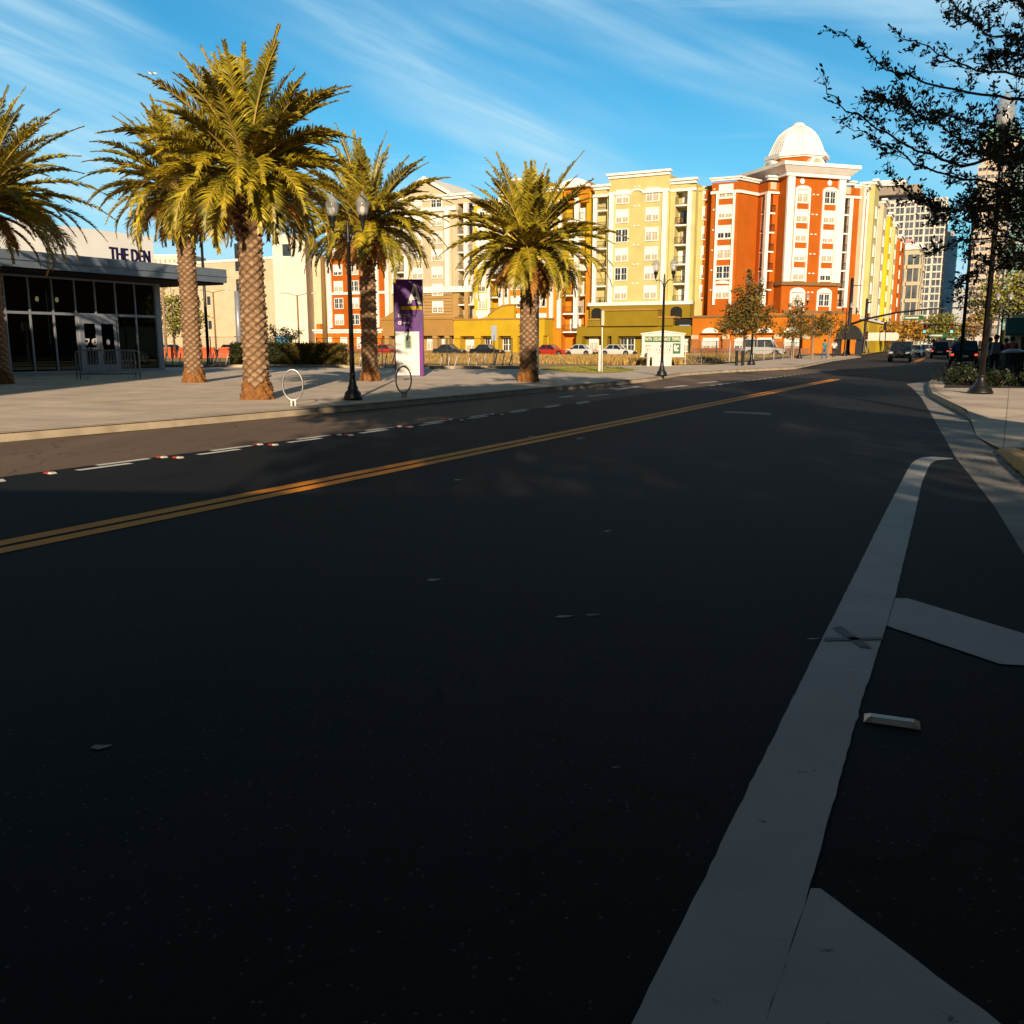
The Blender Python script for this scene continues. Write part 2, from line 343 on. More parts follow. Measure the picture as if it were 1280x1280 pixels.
curb_strip('curb', dense(CURB), 1, 'curb')
# low kerb at the back of the paved plaza
mb = MB(); mb.prism(ccw([(-24, 55.6), (-4.9, 53.4), (-4.9, 53.7), (-24, 55.9)]), HS, HS + .16); mb.prism(ccw([(-4.6, 51.3), (0.4, 51.3), (0.4, 51.6), (-4.6, 51.6)]), HS, HS + .16)
struct('plaza_curb', mb, 'curb')
# lot behind the plaza: dry grass, its curved bed and a grass patch by the curb
lot = [(-60, 56.4), (-24, 56.4), (-4.9, 54.3), (0.4, 52.0), (4.6, 59.2), (13, 62.2), (23.6, 84.6), (35, 112), (52, 136), (-60, 190)]
sheet('dry_grass_ground', ccw(lot), HS + .008, 'field')
patch = [(1.7, 49.4), (2.6, 45.6), (3.8, 43.4), (5.2, 45), (6.9, 50.2), (6.2, 55.0), (4.6, 57.2), (2.6, 55.0), (1.6, 52)]
sheet('grass_patch_ground', ccw(patch), HS + .006, 'grass')
# right side: gutter apron, raised pavement, yellow kerb nose
gut = [(3.05, 4.5), (3.71, 6.45), (4.58, 8.56), (5.92, 12.09), (8.9, 19.37), (11.6, 26.0), (13.87, 31.87), (15.0, 35.0), (18.13, 39.0), (22, 46)]
inner = [(23.2, 46), (17.6, 38.0), (16.1, 35.4), (14.7, 32.4), (11.95, 26.11), (9.62, 19.37), (7.6, 14.9), (6.9, 12.95), (5.62, 9.83), (4.9, 7.6), (4.2, 4.5)]
sheet('gutter', ccw(gut + inner), .004, 'gutter')
apron = [(9.62, 19.37), (7.6, 14.9), (6.9, 12.95), (16, 12.95), (20, 19.37)]
o_ = [(9.62, 19.37, .14), (9.0, 17.9, .03), (7.6, 14.9, .012), (6.95, 12.9, .03), (9.2, 12.9, .14), (10.4, 15.6, .14), (11.8, 19.37, .14)]
mb = MB(); mb.add(o_ + [(30, 12.9, .14), (32, 19.37, .14)], [(0, 1, 6), (1, 2, 5, 6), (2, 3, 4, 5), (4, 7, 8, 6, 5)]); 
mb.f = [f[::-1] for f in mb.f]; struct('driveway_apron', mb, 'walk')
rp = [(9.62, 19.37), (11.95, 26.11), (14.7, 32.4), (16.1, 35.4), (17.6, 38.0), (24, 47), (60, 103), (152, 300), (175, 300), (84, 103), (46, 40), (32, 19.37)]
sheet('right_sidewalk', ccw(rp), HS, 'walk')
rc = [(9.0, 17.9), (9.62, 19.37), (10.3, 21.3), (11.0, 23.4), (11.95, 26.11), (13.1, 28.9), (14.1, 31.2), (14.7, 32.4), (15.3, 33.9), (16.1, 35.4), (16.8, 36.7), (17.6, 38.0), (19.6, 40.9), (24, 47), (60, 103), (152, 300)]
curb_strip('right_curb', rc, -1, 'curb', hs=[.01, .05, .12] + [HS + .004] * 13)
yc = [(6.95, 13.05), (6.74, 12.54), (6.2, 11.2), (5.7, 9.9), (5.3, 8.8), (4.6, 6.6), (4.2, 4.6)]
curb_strip('yellow_curb', yc, 1, 'curbyel', w_=.30, hs=[.02, .10, .145, .15, .15, .15, .15])
sheet('corner_sidewalk', ccw([(7.25, 12.9), (6.95, 12.45), (6.45, 11.1), (5.95, 9.8), (5.55, 8.7), (4.85, 6.5), (4.45, 4.6), (9, 4.6), (12, 12.9)]), .146, 'walk')
# painted markings (4 mm sheets)
def strip(a, b, w_):
    a = Vector(a); b = Vector(b); d = (b - a).normalized(); n = Vector((-d.y, d.x)) * w_ / 2
    return [tuple(a - n), tuple(b - n), tuple(b + n), tuple(a + n)]
mb = MB()
def pave(mb, poly, z=.005): mb.add([(p[0], p[1], z) for p in ccw(poly)], [tuple(range(len(poly)))])
for off in (-.125, .125):
    a = Vector((-10.64, -5.96)); b = Vector((14.05, 39.9)); d = (b - a).normalized(); n = Vector((-d.y, d.x)) * off
    pave(mb, strip(a + n, b + n, .175))
struct('double_yellow_line', mb, 'lineyel')
mb = MB(); c0 = Vector((34.0, 78.0)); d = Vector((math.sin(R(25.6)), math.cos(R(25.6))))
for off in (-.13, .13):
    n = Vector((-d.y, d.x)) * off; pave(mb, strip(c0 + n - d * 6, c0 + n + d * 60, .12))
struct('far_yellow_line', mb, 'lineyel')
# double dashes of the left lane and raised markers between them
mb = MB(); s0 = Vector((-5.05, 11.43)); dd = (Vector((10.51, 39.01)) - s0).normalized(); nn = Vector((-dd.y, dd.x))
pos = [G(140, 581), G(280, 563), G(385, 549), G(470, 538), G(540, 529), G(597, 521), G(648, 514), G(690, 508), G(728, 503.5)]
for i, p in enumerate(pos):
    p = Vector(p)
    for off in (-.10, .10): pave(mb, strip(p - dd * (.35 + .1 * off) + nn * off + dd * off * 2.2, p + dd * .42 + nn * off + dd * off * 2.2, .11))
pave(mb, [G(-20, 601), G(4, 599), G(8, 602), G(-16, 605)])
for k in range(26):
    p = Vector((7.4, 33.9)) + dd * k * .95; pave(mb, strip(p - dd * .3, p + dd * .3, .12))
for (a, b, w_) in ((G(770, 487), G(800, 483), .22), (G(832, 484.5), G(858, 482), .25), (G(873, 479), G(896, 477), .22), (G(700, 497), G(716, 495), .2), (G(735, 495.5), G(760, 493), .18)): pave(mb, strip(a, b, w_))
struct('lane_dashes', mb, 'dashwhite')
# edge stripe with curved head and the two hatch bars of the no-parking box
mb = MB()
def edge(pts): return [G(x, y) for x, y in pts]
_er = random.Random(12)
def ragged(pts, step=.06, amp=.0022):
    """paint edge followed in short steps with the small breaks of a worn line"""
    out = [pts[0]]
    for a_, b_ in zip(pts, pts[1:]):
        a_ = Vector(a_); b_ = Vector(b_); n_ = max(1, int((b_ - a_).length / step))
        for k in range(1, n_ + 1):
            q = a_.lerp(b_, k / n_); am = amp * (2.5 if _er.random() < .06 else 1); out.append((q.x + _er.uniform(-am, am), q.y + _er.uniform(-am, am)))
    return out
LE = [(560, 1640), (700, 1430), (790, 1280), (888, 1083), (985, 885), (1045, 765), (1075, 705), (1107, 640), (1128, 600), (1138, 581), (1144, 576), (1152, 572.5), (1165, 571), (1190, 573)]
RE = [(860, 1640), (925, 1400), (957, 1280), (987, 1190), (1014, 1105), (1073, 890), (1108, 782), (1120, 742), (1141, 655), (1152, 605), (1158, 590), (1163, 580), (1172, 575.5), (1192, 574)]
a = edge(LE); b = edge(RE)
pave(mb, ragged(a) + ragged(b[::-1]))
struct('edge_stripe', mb, 'linewhite')
mb = MB()
pave(mb, ragged(edge([(1119, 748.5), (1135, 749), (1290, 796), (1420, 830), (1420, 842), (1250, 831), (1108.5, 783)])))
pave(mb, ragged(edge([(1013.5, 1112), (1026, 1113), (1262, 1290), (1420, 1420), (1100, 1700), (890, 1500), (953, 1290)])))
struct('hatch_bars', mb, 'linewhite')
mb = MB()
pave(mb, edge([(905, 514), (964, 516.5), (963, 519), (906, 516)]), .0045)
for (x, y, w_, h) in ((127, 934, 14, 4), (706, 771, 12, 2), (742, 769, 10, 1.5), (543, 725, 10, 2.5), (760, 664, 5, 1.2), (726, 548, 6, 1.5), (572, 600, 5, 1), (1017, 799, 8, 1.2), (770, 960, 6, 1), (665, 546, 6, 1)):
    pave(mb, edge([(x - w_, y + h * .6), (x - w_ * .3, y + h), (x + w_ * .5, y + h * .3), (x + w_, y - h * .5), (x + w_ * .2, y - h * .4), (x - w_ * .6, y - h * .5)]), .0042)
struct('paint_specks', mb, 'gutter')
mb = MB()   # tyre scuff and tar crosses over the stripe
for q in ([(1040, 786), (1052, 785), (1090, 812), (1076, 811)], [(1030, 799), (1103, 798), (1104, 801), (1030, 803)]):
    pave(mb, edge(q), .009)
struct('scuff_mark', mb, mat('scuff', (.17, .17, .18), .8, .3, 20))
M['amberrefl'] = mat('marker_lens', (.55, .50, .40), .3, .2, 30)
M['markred'] = mat('red_marker_plastic', (.34, .04, .02), .5, .1)
# raised pavement marker by the stripe, raised red-and-white studs between dashes
t = thing('road_marker', 'pale raised pavement marker standing on dark asphalt beside the white stripe', 'road marker', (1.53, 3.46, 0), R(-22))
mb = MB(); mb.add([(-.105, -.045, .004), (.105, -.045, .004), (.105, .045, .004), (-.105, .045, .004), (-.082, -.018, .021), (.082, -.018, .021), (.082, .018, .021), (-.082, .018, .021)],
       [(4, 5, 6, 7), (0, 1, 5, 4), (1, 2, 6, 5), (2, 3, 7, 6), (3, 0, 4, 7)]); mb.build('marker_body', 'amberrefl', t)
mb = MB(); mb.add([(-.078, -.0435, .0065), (.078, -.0435, .0065), (.068, -.021, .0205), (-.068, -.021, .0205)], [(0, 1, 2, 3)]); mb.build('reflector', 'clearlens', t)
studs = [(62, 592), (202, 572), (222, 572.5), (322, 556), (341, 556.5), (421, 544), (436, 544.5), (497, 533.5), (511, 534), (561, 525), (575, 525.5), (613, 518), (625, 518.5)]
where = ['nearest stud at the left edge of the photo', 'left stud of the first pair', 'right stud of the first pair', 'left stud of the second pair', 'right stud of the second pair', 'left stud of the third pair', 'right stud of the third pair', 'left stud of the fourth pair', 'right stud of the fourth pair', 'left stud of the fifth pair', 'right stud of the fifth pair', 'left stud of the farthest pair', 'right stud of the farthest pair']
sm = None
for (x, y), wh in zip(studs, where):
    g = G(x, y); t = thing('lane_stud', 'red and white lane stud, ' + wh, 'lane stud', (*g, 0.0), -TR, 'red and white studs along the dashed line')
    if sm is None:
        q = MB(); q.add([(-.08, -.05, .003), (.02, -.05, .003), (.02, .05, .003), (-.08, .05, .003), (-.06, -.03, .03), (.02, -.03, .03), (.02, .03, .03), (-.06, .03, .03)], [(4, 5, 6, 7), (0, 1, 5, 4), (1, 2, 6, 5), (2, 3, 7, 6), (3, 0, 4, 7)]); sm = q.mesh('stud_body')
        q = MB(); q.add([(.022, -.05, .003), (.10, -.05, .003), (.10, .05, .003), (.022, .05, .003), (.022, -.03, .03), (.08, -.03, .03), (.08, .03, .03), (.022, .03, .03)], [(4, 5, 6, 7), (0, 1, 5, 4), (1, 2, 6, 5), (2, 3, 7, 6), (3, 0, 4, 7)]); sm2 = q.mesh('stud_lens')
    link('stud_body', sm, 'markred', t); link('stud_lens', sm2, 'amberrefl', t); t.scale = (.85, .85, .75)

# ------------------------------------------------------------------ apartment blocks
TH = R(26.5); EA = -TH               # facade runs along (cos, -sin)
O = (0.0, 155.0)
_win = {}
def window_meshes(w_, h, dark):
    lift = rnd.choice((.47, .47, .40, .30, .62)); k = (w_, h, dark, lift)
    if k not in _win:
        f = .13
        a = MB(); a.box(-w_ / 2, -w_ / 2 + f, -.10, .02, 0, h); a.box(w_ / 2 - f, w_ / 2, -.10, .02, 0, h); a.box(-w_ / 2 + f, w_ / 2 - f, -.10, .02, h - f, h); a.box(-w_ / 2 + f, w_ / 2 - f, -.14, .02, 0, f)
        n = 2 if w_ > 1.3 else 1
        if n == 2: a.box(-.09, .09, -.10, .02, f, h - f)
        mid = h * .47; bl = h * lift
        if not dark: a.box(-w_ / 2 + f, w_ / 2 - f, -.055, .02, bl + .06, h - f)     # drawn upper blind behind the sash
        a.box(-w_ / 2 + f, w_ / 2 - f, -.08, .02, mid, mid + .06)
        for i in range(n):
            c = 0 if n == 1 else (-1) ** i * w_ / 4; a.box(c - .02, c + .02, -.062, .02, f, h - f)
        p = MB(); p.box(-w_ / 2 + f, w_ / 2 - f, -.03, .015, f, (h - f) if dark else bl + .05)
        _win[k] = (a.mesh('window'), p.mesh('pane'))
    return _win[k]
class Block:
    """one apartment block: parts gathered per look, every window and balcony its own part"""
    def __init__(s, name, label, base, group='painted apartment blocks across the lot'):
        s.t = thing(name, label, 'apartment building', (base[0], base[1], 0), 0, group); s.base = base; s.mb = {}; s.nw = 0
    def frame(s, p0, ang): s.fr = (p0[0] - s.base[0], p0[1] - s.base[1], math.cos(ang), math.sin(ang)); s.ang = ang; return s
    def W(s, x, y):
        ox, oy, ca, sa = s.fr; return (ox + x * ca - y * sa, oy + x * sa + y * ca)
    def box(s, part, m, x0, x1, y0, y1, z0, z1): s.raw(part, m).box(x0, x1, y0, y1, z0, z1); return s
    def raw(s, part, m): return s.mb.setdefault((part, m, s.fr), MB())
    def win(s, x, z, w_=2.0, h=1.95, y=0, dark=None):
        if s.nw >= 96: return
        s.nw += 1
        d = (rnd.random() < .13) if dark is None else dark
        a, b = window_meshes(w_, h, d); q = s.W(x, y)
        f = link('window', a, 'sash', s.t, (q[0], q[1], z), s.ang); link('pane', b, 'paned' if (d or rnd.random() < .12) else 'pane', f)
        if b.users > 1 and 0: pass
    def balcony(s, x0, x1, z, y0=-.12, y1=1.7, plant=True):
        mb = MB(s.fr); mb.box(x0, x1, y0, y1, z - .22, z); o = mb.build('balcony', 'white', s.t)
        r = MB(s.fr); r.box(x0, x1, y0 + .02, y0 + .05, z + 1.0, z + 1.06); n = int((x1 - x0) / .16)
        for i in range(n + 1):
            q = x0 + (x1 - x0) * i / n; r.box(q - .016, q + .016, y0 + .02, y0 + .05, z, z + 1.0)
        r.build('railing', 'rail', o)
        d = MB(s.fr); c = x0 + (x1 - x0) * rnd.uniform(.35, .65); ww = (x1 - x0) * .28
        d.box(c - ww, c + ww, y1 - .12, y1 - .02, z + .02, z + 2.15); d.build('balcony_door', rnd.choice(['sash', 'pane', 'paned']), o)
        if plant and rnd.random() < .6:
            p = MB(s.fr); cx = rnd.uniform(x0 + .3, x1 - .3)
            for k in range(26):
                a = rnd.uniform(0, 6.3); rr = rnd.uniform(.05, .3); zz = z + rnd.uniform(.2, .95)
                bx, by = cx + rr * math.cos(a), .5 + rr * math.sin(a); p.add([(bx, by, zz), (bx + .14, by - .03, zz + .1), (bx + .05, by, zz + .22)], [(0, 1, 2)])
            p.build('potted_plant', rnd.choice(['shrub', 'fronddry', 'brick']), o)
    def done(s):
        """every separate piece (touching boxes count as one) becomes a part of its own"""
        for (part, m, fr), mb in s.mb.items():
            n = len(mb.v); par = list(range(n))
            def find(a):
                while par[a] != a: par[a] = par[par[a]]; a = par[a]
                return a
            for f in mb.f:
                for k in f[1:]: par[find(k)] = find(f[0])
            comp = {}
            for k in range(n): comp.setdefault(find(k), []).append(k)
            bb = [[c, [min(mb.v[k][a] for k in ks) - .012 for a in range(3)], [max(mb.v[k][a] for k in ks) + .012 for a in range(3)]] for c, ks in comp.items()]
            gp = list(range(len(bb)))
            def fg(a):
                while gp[a] != a: gp[a] = gp[gp[a]]; a = gp[a]
                return a
            for a in range(len(bb)):
                for b_ in range(a):
                    if all(bb[a][1][k] <= bb[b_][2][k] and bb[b_][1][k] <= bb[a][2][k] for k in range(3)): gp[fg(a)] = fg(b_)
            root_of = {bb[a][0]: fg(a) for a in range(len(bb))}
            out = {}
            for f in mb.f: out.setdefault(root_of[find(f[0])], []).append(f)
            for fs in out.values():
                o = MB(fr); used = sorted({k for f in fs for k in f}); ix = {k: q for q, k in enumerate(used)}
                o.add([mb.v[k] for k in used], [tuple(ix[k] for k in f) for f in fs]); o.build(part, m, s.t)
def pilasters(b, xs, w_, z0, z1, y=-.35, m='white'):
    for x in xs: b.box('pilaster', m, x, x + w_, y, .003, z0, z1)
def cornice(b, x0, x1, z, y=0, m='white', d=.5, h=.75):
    b.box('cornice', m, x0 - .12, x1 + .12, y - d * .45, y + .3, z - h, z - h * .45); b.box('cornice', m, x0 - .32, x1 + .32, y - d, y + .4, z - h * .45, z)
def panel_lights(b, x, z, y=0): 
    for q in (-.35, .35): b.box('vent_cap', 'white', x + q - .16, x + q + .16, y - .12, y, z, z + .18)
DEP = 14
# A: burnt orange left block
def sline(s): return (O[0] + s * math.cos(EA), O[1] + s * math.sin(EA))
b = Block('apartment_block', 'burnt orange apartment block, leftmost and partly behind the palms', sline(-37.6)); b.frame(O, EA)
b.box('wall', 'red', -37.5, -25.0, 0, DEP, 4.0, 22.4); cornice(b, -37.5, -24.7, 23.1); b.box('wall', 'cream', -25.0, -23.6, .2, DEP, 0, 21.8)
pilasters(b, (-37.6, -27.2, -25.0), .75, 4.4, 22.3); b.box('band', 'white', -36.85, -25.0, -.2, .002, 10.3, 10.75)
for k in range(6):
    for x in (-35.3, -31.8, -29.0): b.win(x, 4.9 + 2.9 * k + (.1 if k > 1 else 0), 2.0)
b.box('podium', 'orange', -38.6, -24.0, -3.0, -.01, 0, 3.4); cornice(b, -38.6, -24.0, 4.1, -3.0, d=.4, h=.7); b.box('podium', 'brick', -38.4, -24.2, -3.06, -3.005, 0, 1.1)
for x in (-35.6, -32.2, -28.6, -26.0): b.win(x, .7, 1.5, 2.0, -3.0, False)
b.box('chimney_stub', 'orange', -38.4, -37.5, -2.9, -2.2, 4.1, 5.1)
b.done()
# B: cream block with a gable
b = Block('apartment_block', 'cream apartment block with a white gable above banded stone floors', sline(-23.5)); b.frame(O, EA)
for x0, x1, y0 in ((-23.6, -23.0, 0), (-21.0, -11.4, 0), (-11.4, -10.2, .25)): b.box('wall', 'cream', x0, x1, y0, DEP, 10.9, 25.6)
for x0, x1, y0 in ((-23.6, -23.0, 0), (-21.0, -11.4, 0), (-11.4, -10.2, .25)): b.box('wall', 'stone', x0, x1, y0, DEP, 0, 10.9)
b.box('wall', 'cream', -23.0, -21.0, 1.7, DEP, 0, 25.6); b.box('wall', 'cream', -10.2, -7.5, 1.7, DEP, 0, 24.6); b.box('wall', 'cream', -10.2, -7.5, 0, DEP, 24.6, 25.6)
for z in [4.2 + .55 * i for i in range(12)]:
    b.box('stone_course', 'brown', -20.9, -11.5, -.04, .0, z, z + .11)
b.box('band', 'white', -23.6, -7.4, -.25, .0, 10.2, 11.2); b.box('band', 'white', -21.4, -10.4, -.3, .0, 23.6, 24.3); cornice(b, -22.0, -7.6, 26.2)
pilasters(b, (-23.4, -20.9, -12.6), .8, 11.2, 23.6)
b.box('column', 'white', -8.9, -8.2, -.3, .4, 10.9, 24.6); b.box('column', 'stone', -8.9, -8.2, -.3, .4, 3.0, 10.2)
g = b.raw('gable', 'cream'); g.prof([(-20.6, 26.15), (-12.2, 26.15), (-16.4, 28.4)], -.2, DEP)
g = b.raw('cornice', 'white'); g.prof([(-21.5, 26.0), (-16.4, 28.75), (-11.3, 26.0), (-11.3, 26.6), (-16.4, 29.4), (-21.5, 26.6)][::-1], -.7, DEP)
for k in range(8):
    z = 4.5 + 2.88 * k - .6
    for x in (-18.3, -14.3): b.win(x, z, 2.2, 2.0)
    if k > 0: b.balcony(-10.2, -7.5, 2.4 + 2.88 * k); 
    if k > 2: b.balcony(-23.0, -21.0, 2.4 + 2.88 * k)
b.box('podium', 'beige', -24.0, -9.2, -3.2, -.01, 2.9, 5.6); b.box('ledge', 'beige', -24.1, -9.1, -3.35, -.01, 5.6, 6.0); b.box('podium', 'stone', -24.0, -9.2, -1.6, -.01, 0, 2.9)
g = b.raw('podium', 'beige'); g.prof([(-23.5, 6.0), (-16.2, 6.0), (-19.8, 7.9)], -3.1, -2.2)
for x in (-23.4, -20.4, -17.2, -13.6, -11.2): b.box('podium', 'stone', x, x + .9, -3.15, -1.6, 0, 2.9)
for x in (-21.6, -18.6, -15.2, -12.2, -10.3): b.win(x + .3, .5, 1.4, 2.1, -1.6, False)
b.done()
# C: golden block
b = Block('apartment_block', 'golden yellow and amber apartment block behind the rightmost palm', sline(-7)); b.frame(O, EA)
def ym(x0, x1, y0, lo='amber', hi='gold', split=13.4, top=25.2):
    b.box('wall', lo, x0, x1, y0, DEP, 0, split); b.box('wall', hi, x0, x1, y0, DEP, split, top)
ym(-7.4, -4.4, .6, 'yellow', 'yellow', top=24.2); ym(-4.4, -2.2, 1.9, 'gold'); ym(-2.2, 8.9, 0); ym(8.9, 12.9, 1.9); ym(12.9, 13.6, .4)
cornice(b, -7.4, -2.6, 24.9, .6); cornice(b, -2.4, 9.1, 26.0); b.box('wall', 'gold', 0, 6.4, 0, DEP, 25.2, 27.0); cornice(b, 0.2, 6.2, 27.7)
b.box('wall', 'amber', 9.2, 13.4, 0, DEP, 24.0, 26.4); b.box('wall', 'amber', 8.9, 13.4, 0, 1.9, 23.4, 24.0)
g = b.raw('roof', 'white'); g.prof([(8.9, 25.6)] + [(11.2 + 2.5 * math.cos(t * math.pi / 8), 25.6 + 1.3 * math.sin(t * math.pi / 8)) for t in range(8, -1, -1)], -.9, .4)
b.box('band', 'white', -4.6, 13.4, -.38, .0, 12.95, 13.75); pilasters(b, (-2.3, -1.2), .7, 4, 25.0, -.45); pilasters(b, (6.9, 8.3), .6, 4, 23.9, -.45)
b.box('column', 'white', -4.75, -4.25, .1, .6, 4, 24.1); b.box('column', 'white', 11.1, 11.8, -.3, .5, 4, 24.1)
for k in range(7):
    z = 4.4 + 2.88 * k
    for x in (.9, 5.2): b.win(x, z + .1, 2.2)
    b.win(-6.0, z, 1.5, 1.95, .6); b.balcony(-4.2, -2.3, z - .9, .05, 1.9); b.balcony(9.2, 12.7, z - .9, -.05, 1.9)
for k in range(6): b.box('band', 'white', -7.1, -4.9, .52, .6, 4.2 + 2.88 * k + 1.95, 4.2 + 2.88 * (k + 1))
b.box('podium', 'gold', -9.1, 7.6, -3.6, -.01, 2.8, 5.4); b.box('ledge', 'beige', -9.2, 7.7, -3.75, -.01, 5.4, 5.65)
g = b.raw('podium', 'gold'); g.prof([(-4.3, 5.6), (2.2, 5.6), (2.2, 7.6), (1.2, 7.6), (0, 7.45), (-1.2, 6.9), (-2.6, 5.95)][::-1], -3.65, -2.9)
g = b.raw('ledge', 'beige'); g.prof([(2.5, 7.62), (1.2, 7.62), (0, 7.47), (-1.2, 6.92), (-2.6, 5.97), (-2.6, 6.17), (-1.3, 7.15), (0, 7.7), (1.2, 7.87), (2.5, 7.87)], -3.8, -2.8)
b.box('podium', 'gold', -9.1, 7.6, -2.0, -.01, 0, 2.8)
for x in (-9.1, -5.2, -1.9, 1.6, 6.2): b.box('podium', 'gold', x, x + 1.2, -3.62, -2.0, 0, 2.8)
for x in (-6.6, -3.0, .4, 4.5): b.win(x, .3, 2.1, 2.3, -2.0, x in (.4, -3.0))
b.done()
# D: pale yellow block
b = Block('apartment_block', 'pale yellow apartment block over an olive base, behind the roadside sign', sline(14)); b.frame(O, EA)
def wall(x0, x1, y0, top, m='pale', z0=7.9): b.box('wall', m, x0, x1, y0, DEP, z0, top)
wall(13.7, 14.6, 1.6, 23.9); wall(13.6, 15.9, 1.2, 23.0)
wall(14.6, 15.4, .0, 25.2) if 0 else None
wall(15.9, 17.0, 0, 25.0) if 0 else None
wall(14.5, 16.5, 1.7, 24.0); wall(14.5, 16.5, -.3, 25.0, z0=24.0); wall(16.5, 17.0, 0, 25.0); cornice(b, 14.5, 17.0, 25.7, -.3)
wall(17.0, 26.6, -.6, 26.4); cornice(b, 17.0, 26.5, 27.1, -.6)
wall(26.6, 27.4, 0, 25.0); wall(27.4, 29.5, 1.8, 23.9); wall(27.4, 29.5, 0, 25.0, z0=23.9); wall(29.5, 30.4, .2, 25.0); cornice(b, 26.7, 30.4, 25.7)
wall(30.4, 33.4, 1.6, 24.0); b.box('cornice', 'pale', 30.4, 33.4, 1.4, 1.9, 24.0, 24.5)
b.box('column', 'white', 14.3, 14.9, -.4, .2, 7.9, 24.0); b.box('column', 'white', 29.3, 29.9, -.3, .3, 7.9, 23.9)
pilasters(b, (17.1, 25.6), .75, 7.9, 23.9, -.85)
b.box('band', 'white', 14.2, 17.0, -.35, .0, 23.9, 24.3); b.box('band', 'white', 17.0, 20.4, -.85, -.6, 23.9, 24.4); b.box('band', 'white', 22.6, 26.6, -.85, -.6, 23.9, 24.4); b.box('band', 'white', 26.6, 30.5, -.1, .2, 23.9, 24.3)
g = b.raw('band', 'white'); arc = [(21.5 + 1.25 * math.cos(t * math.pi / 8), 23.95 + .75 * math.sin(t * math.pi / 8)) for t in range(9)]
g.prof(arc + [(21.5 + 1.0 * math.cos(t * math.pi / 8), 23.8 + .6 * math.sin(t * math.pi / 8)) for t in range(8, -1, -1)], -.8, -.6)
for k in range(6):
    z = 8.3 + 2.86 * k
    for x in (19.2, 24.0): b.win(x, z, 2.1, 2.05, -.6)
    panel_lights(b, 21.5, z + 2.3, -.6); b.win(32.0, z, 1.9, 2.0, 1.6)
    b.balcony(14.9, 16.5, z - .6, -.1); b.balcony(27.4, 29.3, z - .6, -.1)
b.box('base_wall', 'olive', 14.2, 30.4, -.9, DEP, 5.4, 7.4); b.box('band', 'white', 13.9, 30.6, -1.05, .2, 7.4, 7.9)
b.box('base_wall', 'pale', 30.4, 33.4, 1.5, DEP, 3, 7.9); b.box('podium', 'olive', 13.0, 32.6, -3.2, -.01, 2.7, 4.2)
b.box('podium', 'olive', 14.9, 17.4, -3.5, -.01, 4.2, 5.1); b.box('ledge', 'beige', 14.8, 17.5, -3.65, -.3, 5.1, 5.35)
b.box('podium', 'olive', 17.6, 26.3, -3.7, -.01, 4.2, 6.5); b.box('ledge', 'beige', 17.5, 26.4, -3.9, -.2, 6.5, 6.75); b.box('podium', 'olive', 26.3, 28.6, -3.5, -.01, 4.2, 5.3); b.box('ledge', 'beige', 26.3, 28.9, -3.65, -.2, 5.3, 5.6)
b.box('podium', 'olive', 13.0, 32.6, -1.9, -.01, 0, 2.7)
for x in (13.0, 17.2, 18.9, 24.0, 28.4, 31.4): b.box('podium', 'olive', x, x + 1.0, -3.45, -1.9, 0, 2.7)
for x, w_, dk in ((15.4, 1.6, 0), (21.0, 2.4, 1), (26.6, 2.0, 0), (29.9, 1.7, 0)): b.win(x, .3, w_, 2.2, -1.9, bool(dk))
for x in (15.4, 28.3):      # arched loggias in the olive storey
    g = b.raw('arch', 'dark'); g.prof([(x - .9, 5.5), (x + .9, 5.5), (x + .9, 6.5)] + [(x + .9 * math.cos(t), 6.5 + .6 * math.sin(t)) for t in (.5, 1.1, 1.57, 2.0, 2.6)] + [(x - .9, 6.5)], -.93, -.88)
b.box('railing', 'rail', 28.9, 31.6, -3.1, -3.06, 4.3, 5.2)
b.done()
# E: red corner tower block with a dome
C3 = (.948, .317); M3 = (.317, -.948)
def gm(g, m): return (g * C3[0] + m * M3[0], g * C3[1] + m * M3[1])
GA = math.atan2(C3[1], C3[0])
b = Block('corner_tower_block', 'burnt orange corner block with white dome and cupola over its tower', gm(84, -122), None)
base0 = b.base
# facade wing px 883-919
p_l = sline(33.1); p_2 = sline(36.9)
b.frame(O, EA); b.box('wall', 'red', 33.0, 37.0, -.7, DEP, 0, 24.6); b.box('band', 'white', 32.9, 37.0, -.95, -.6, 23.0, 23.4)
cornice(b, 33.0, 37.0, 25.3, -.7, d=.3, h=.5)
for x in (33.75, 36.2): b.box('pilaster', 'white', x, x + .35, -1.0, -.7, 7.2 if 1 else 0, 23.0)
for k in range(6):
    z = 8.1 + 2.86 * k; b.win(35.1, z, 2.1, 1.9, -.7)
    b.box('vent_cap', 'white', 33.3, 33.5, -.82, -.7, z + 1.2, z + 1.4)
    if k: b.box('spandrel_trim', 'white', 34.05, 36.2, -.8, -.7, z - .12, z)
    pass
g = b.raw('spandrel_trim', 'white'); g.prof([(34.0 + .05, 10.3)] + [(35.12 + 1.2 * math.cos(t * math.pi / 8), 10.2 + .55 * math.sin(t * math.pi / 8)) for t in range(8, -1, -1)], -.86, -.7)
b.box('podium', 'orange', 31.6, 48.5, -3.6, -.72, 3.0, 5.3); b.box('podium', 'orange', 31.6, 48.5, -3.0, -.72, 0, 3.0); b.box('ledge', 'brown', 31.4, 48.6, -3.8, -.72, 5.3, 5.6)
for x in (31.6, 36.2, 39.8, 43.6, 47.5): b.box('podium', 'orange', x, x + 1.1, -3.62, -3.0, 0, 3.0); b.box('sign_block', 'cream', x - .1, x + 1.0, -3.72, -3.6, 2.2, 2.8)
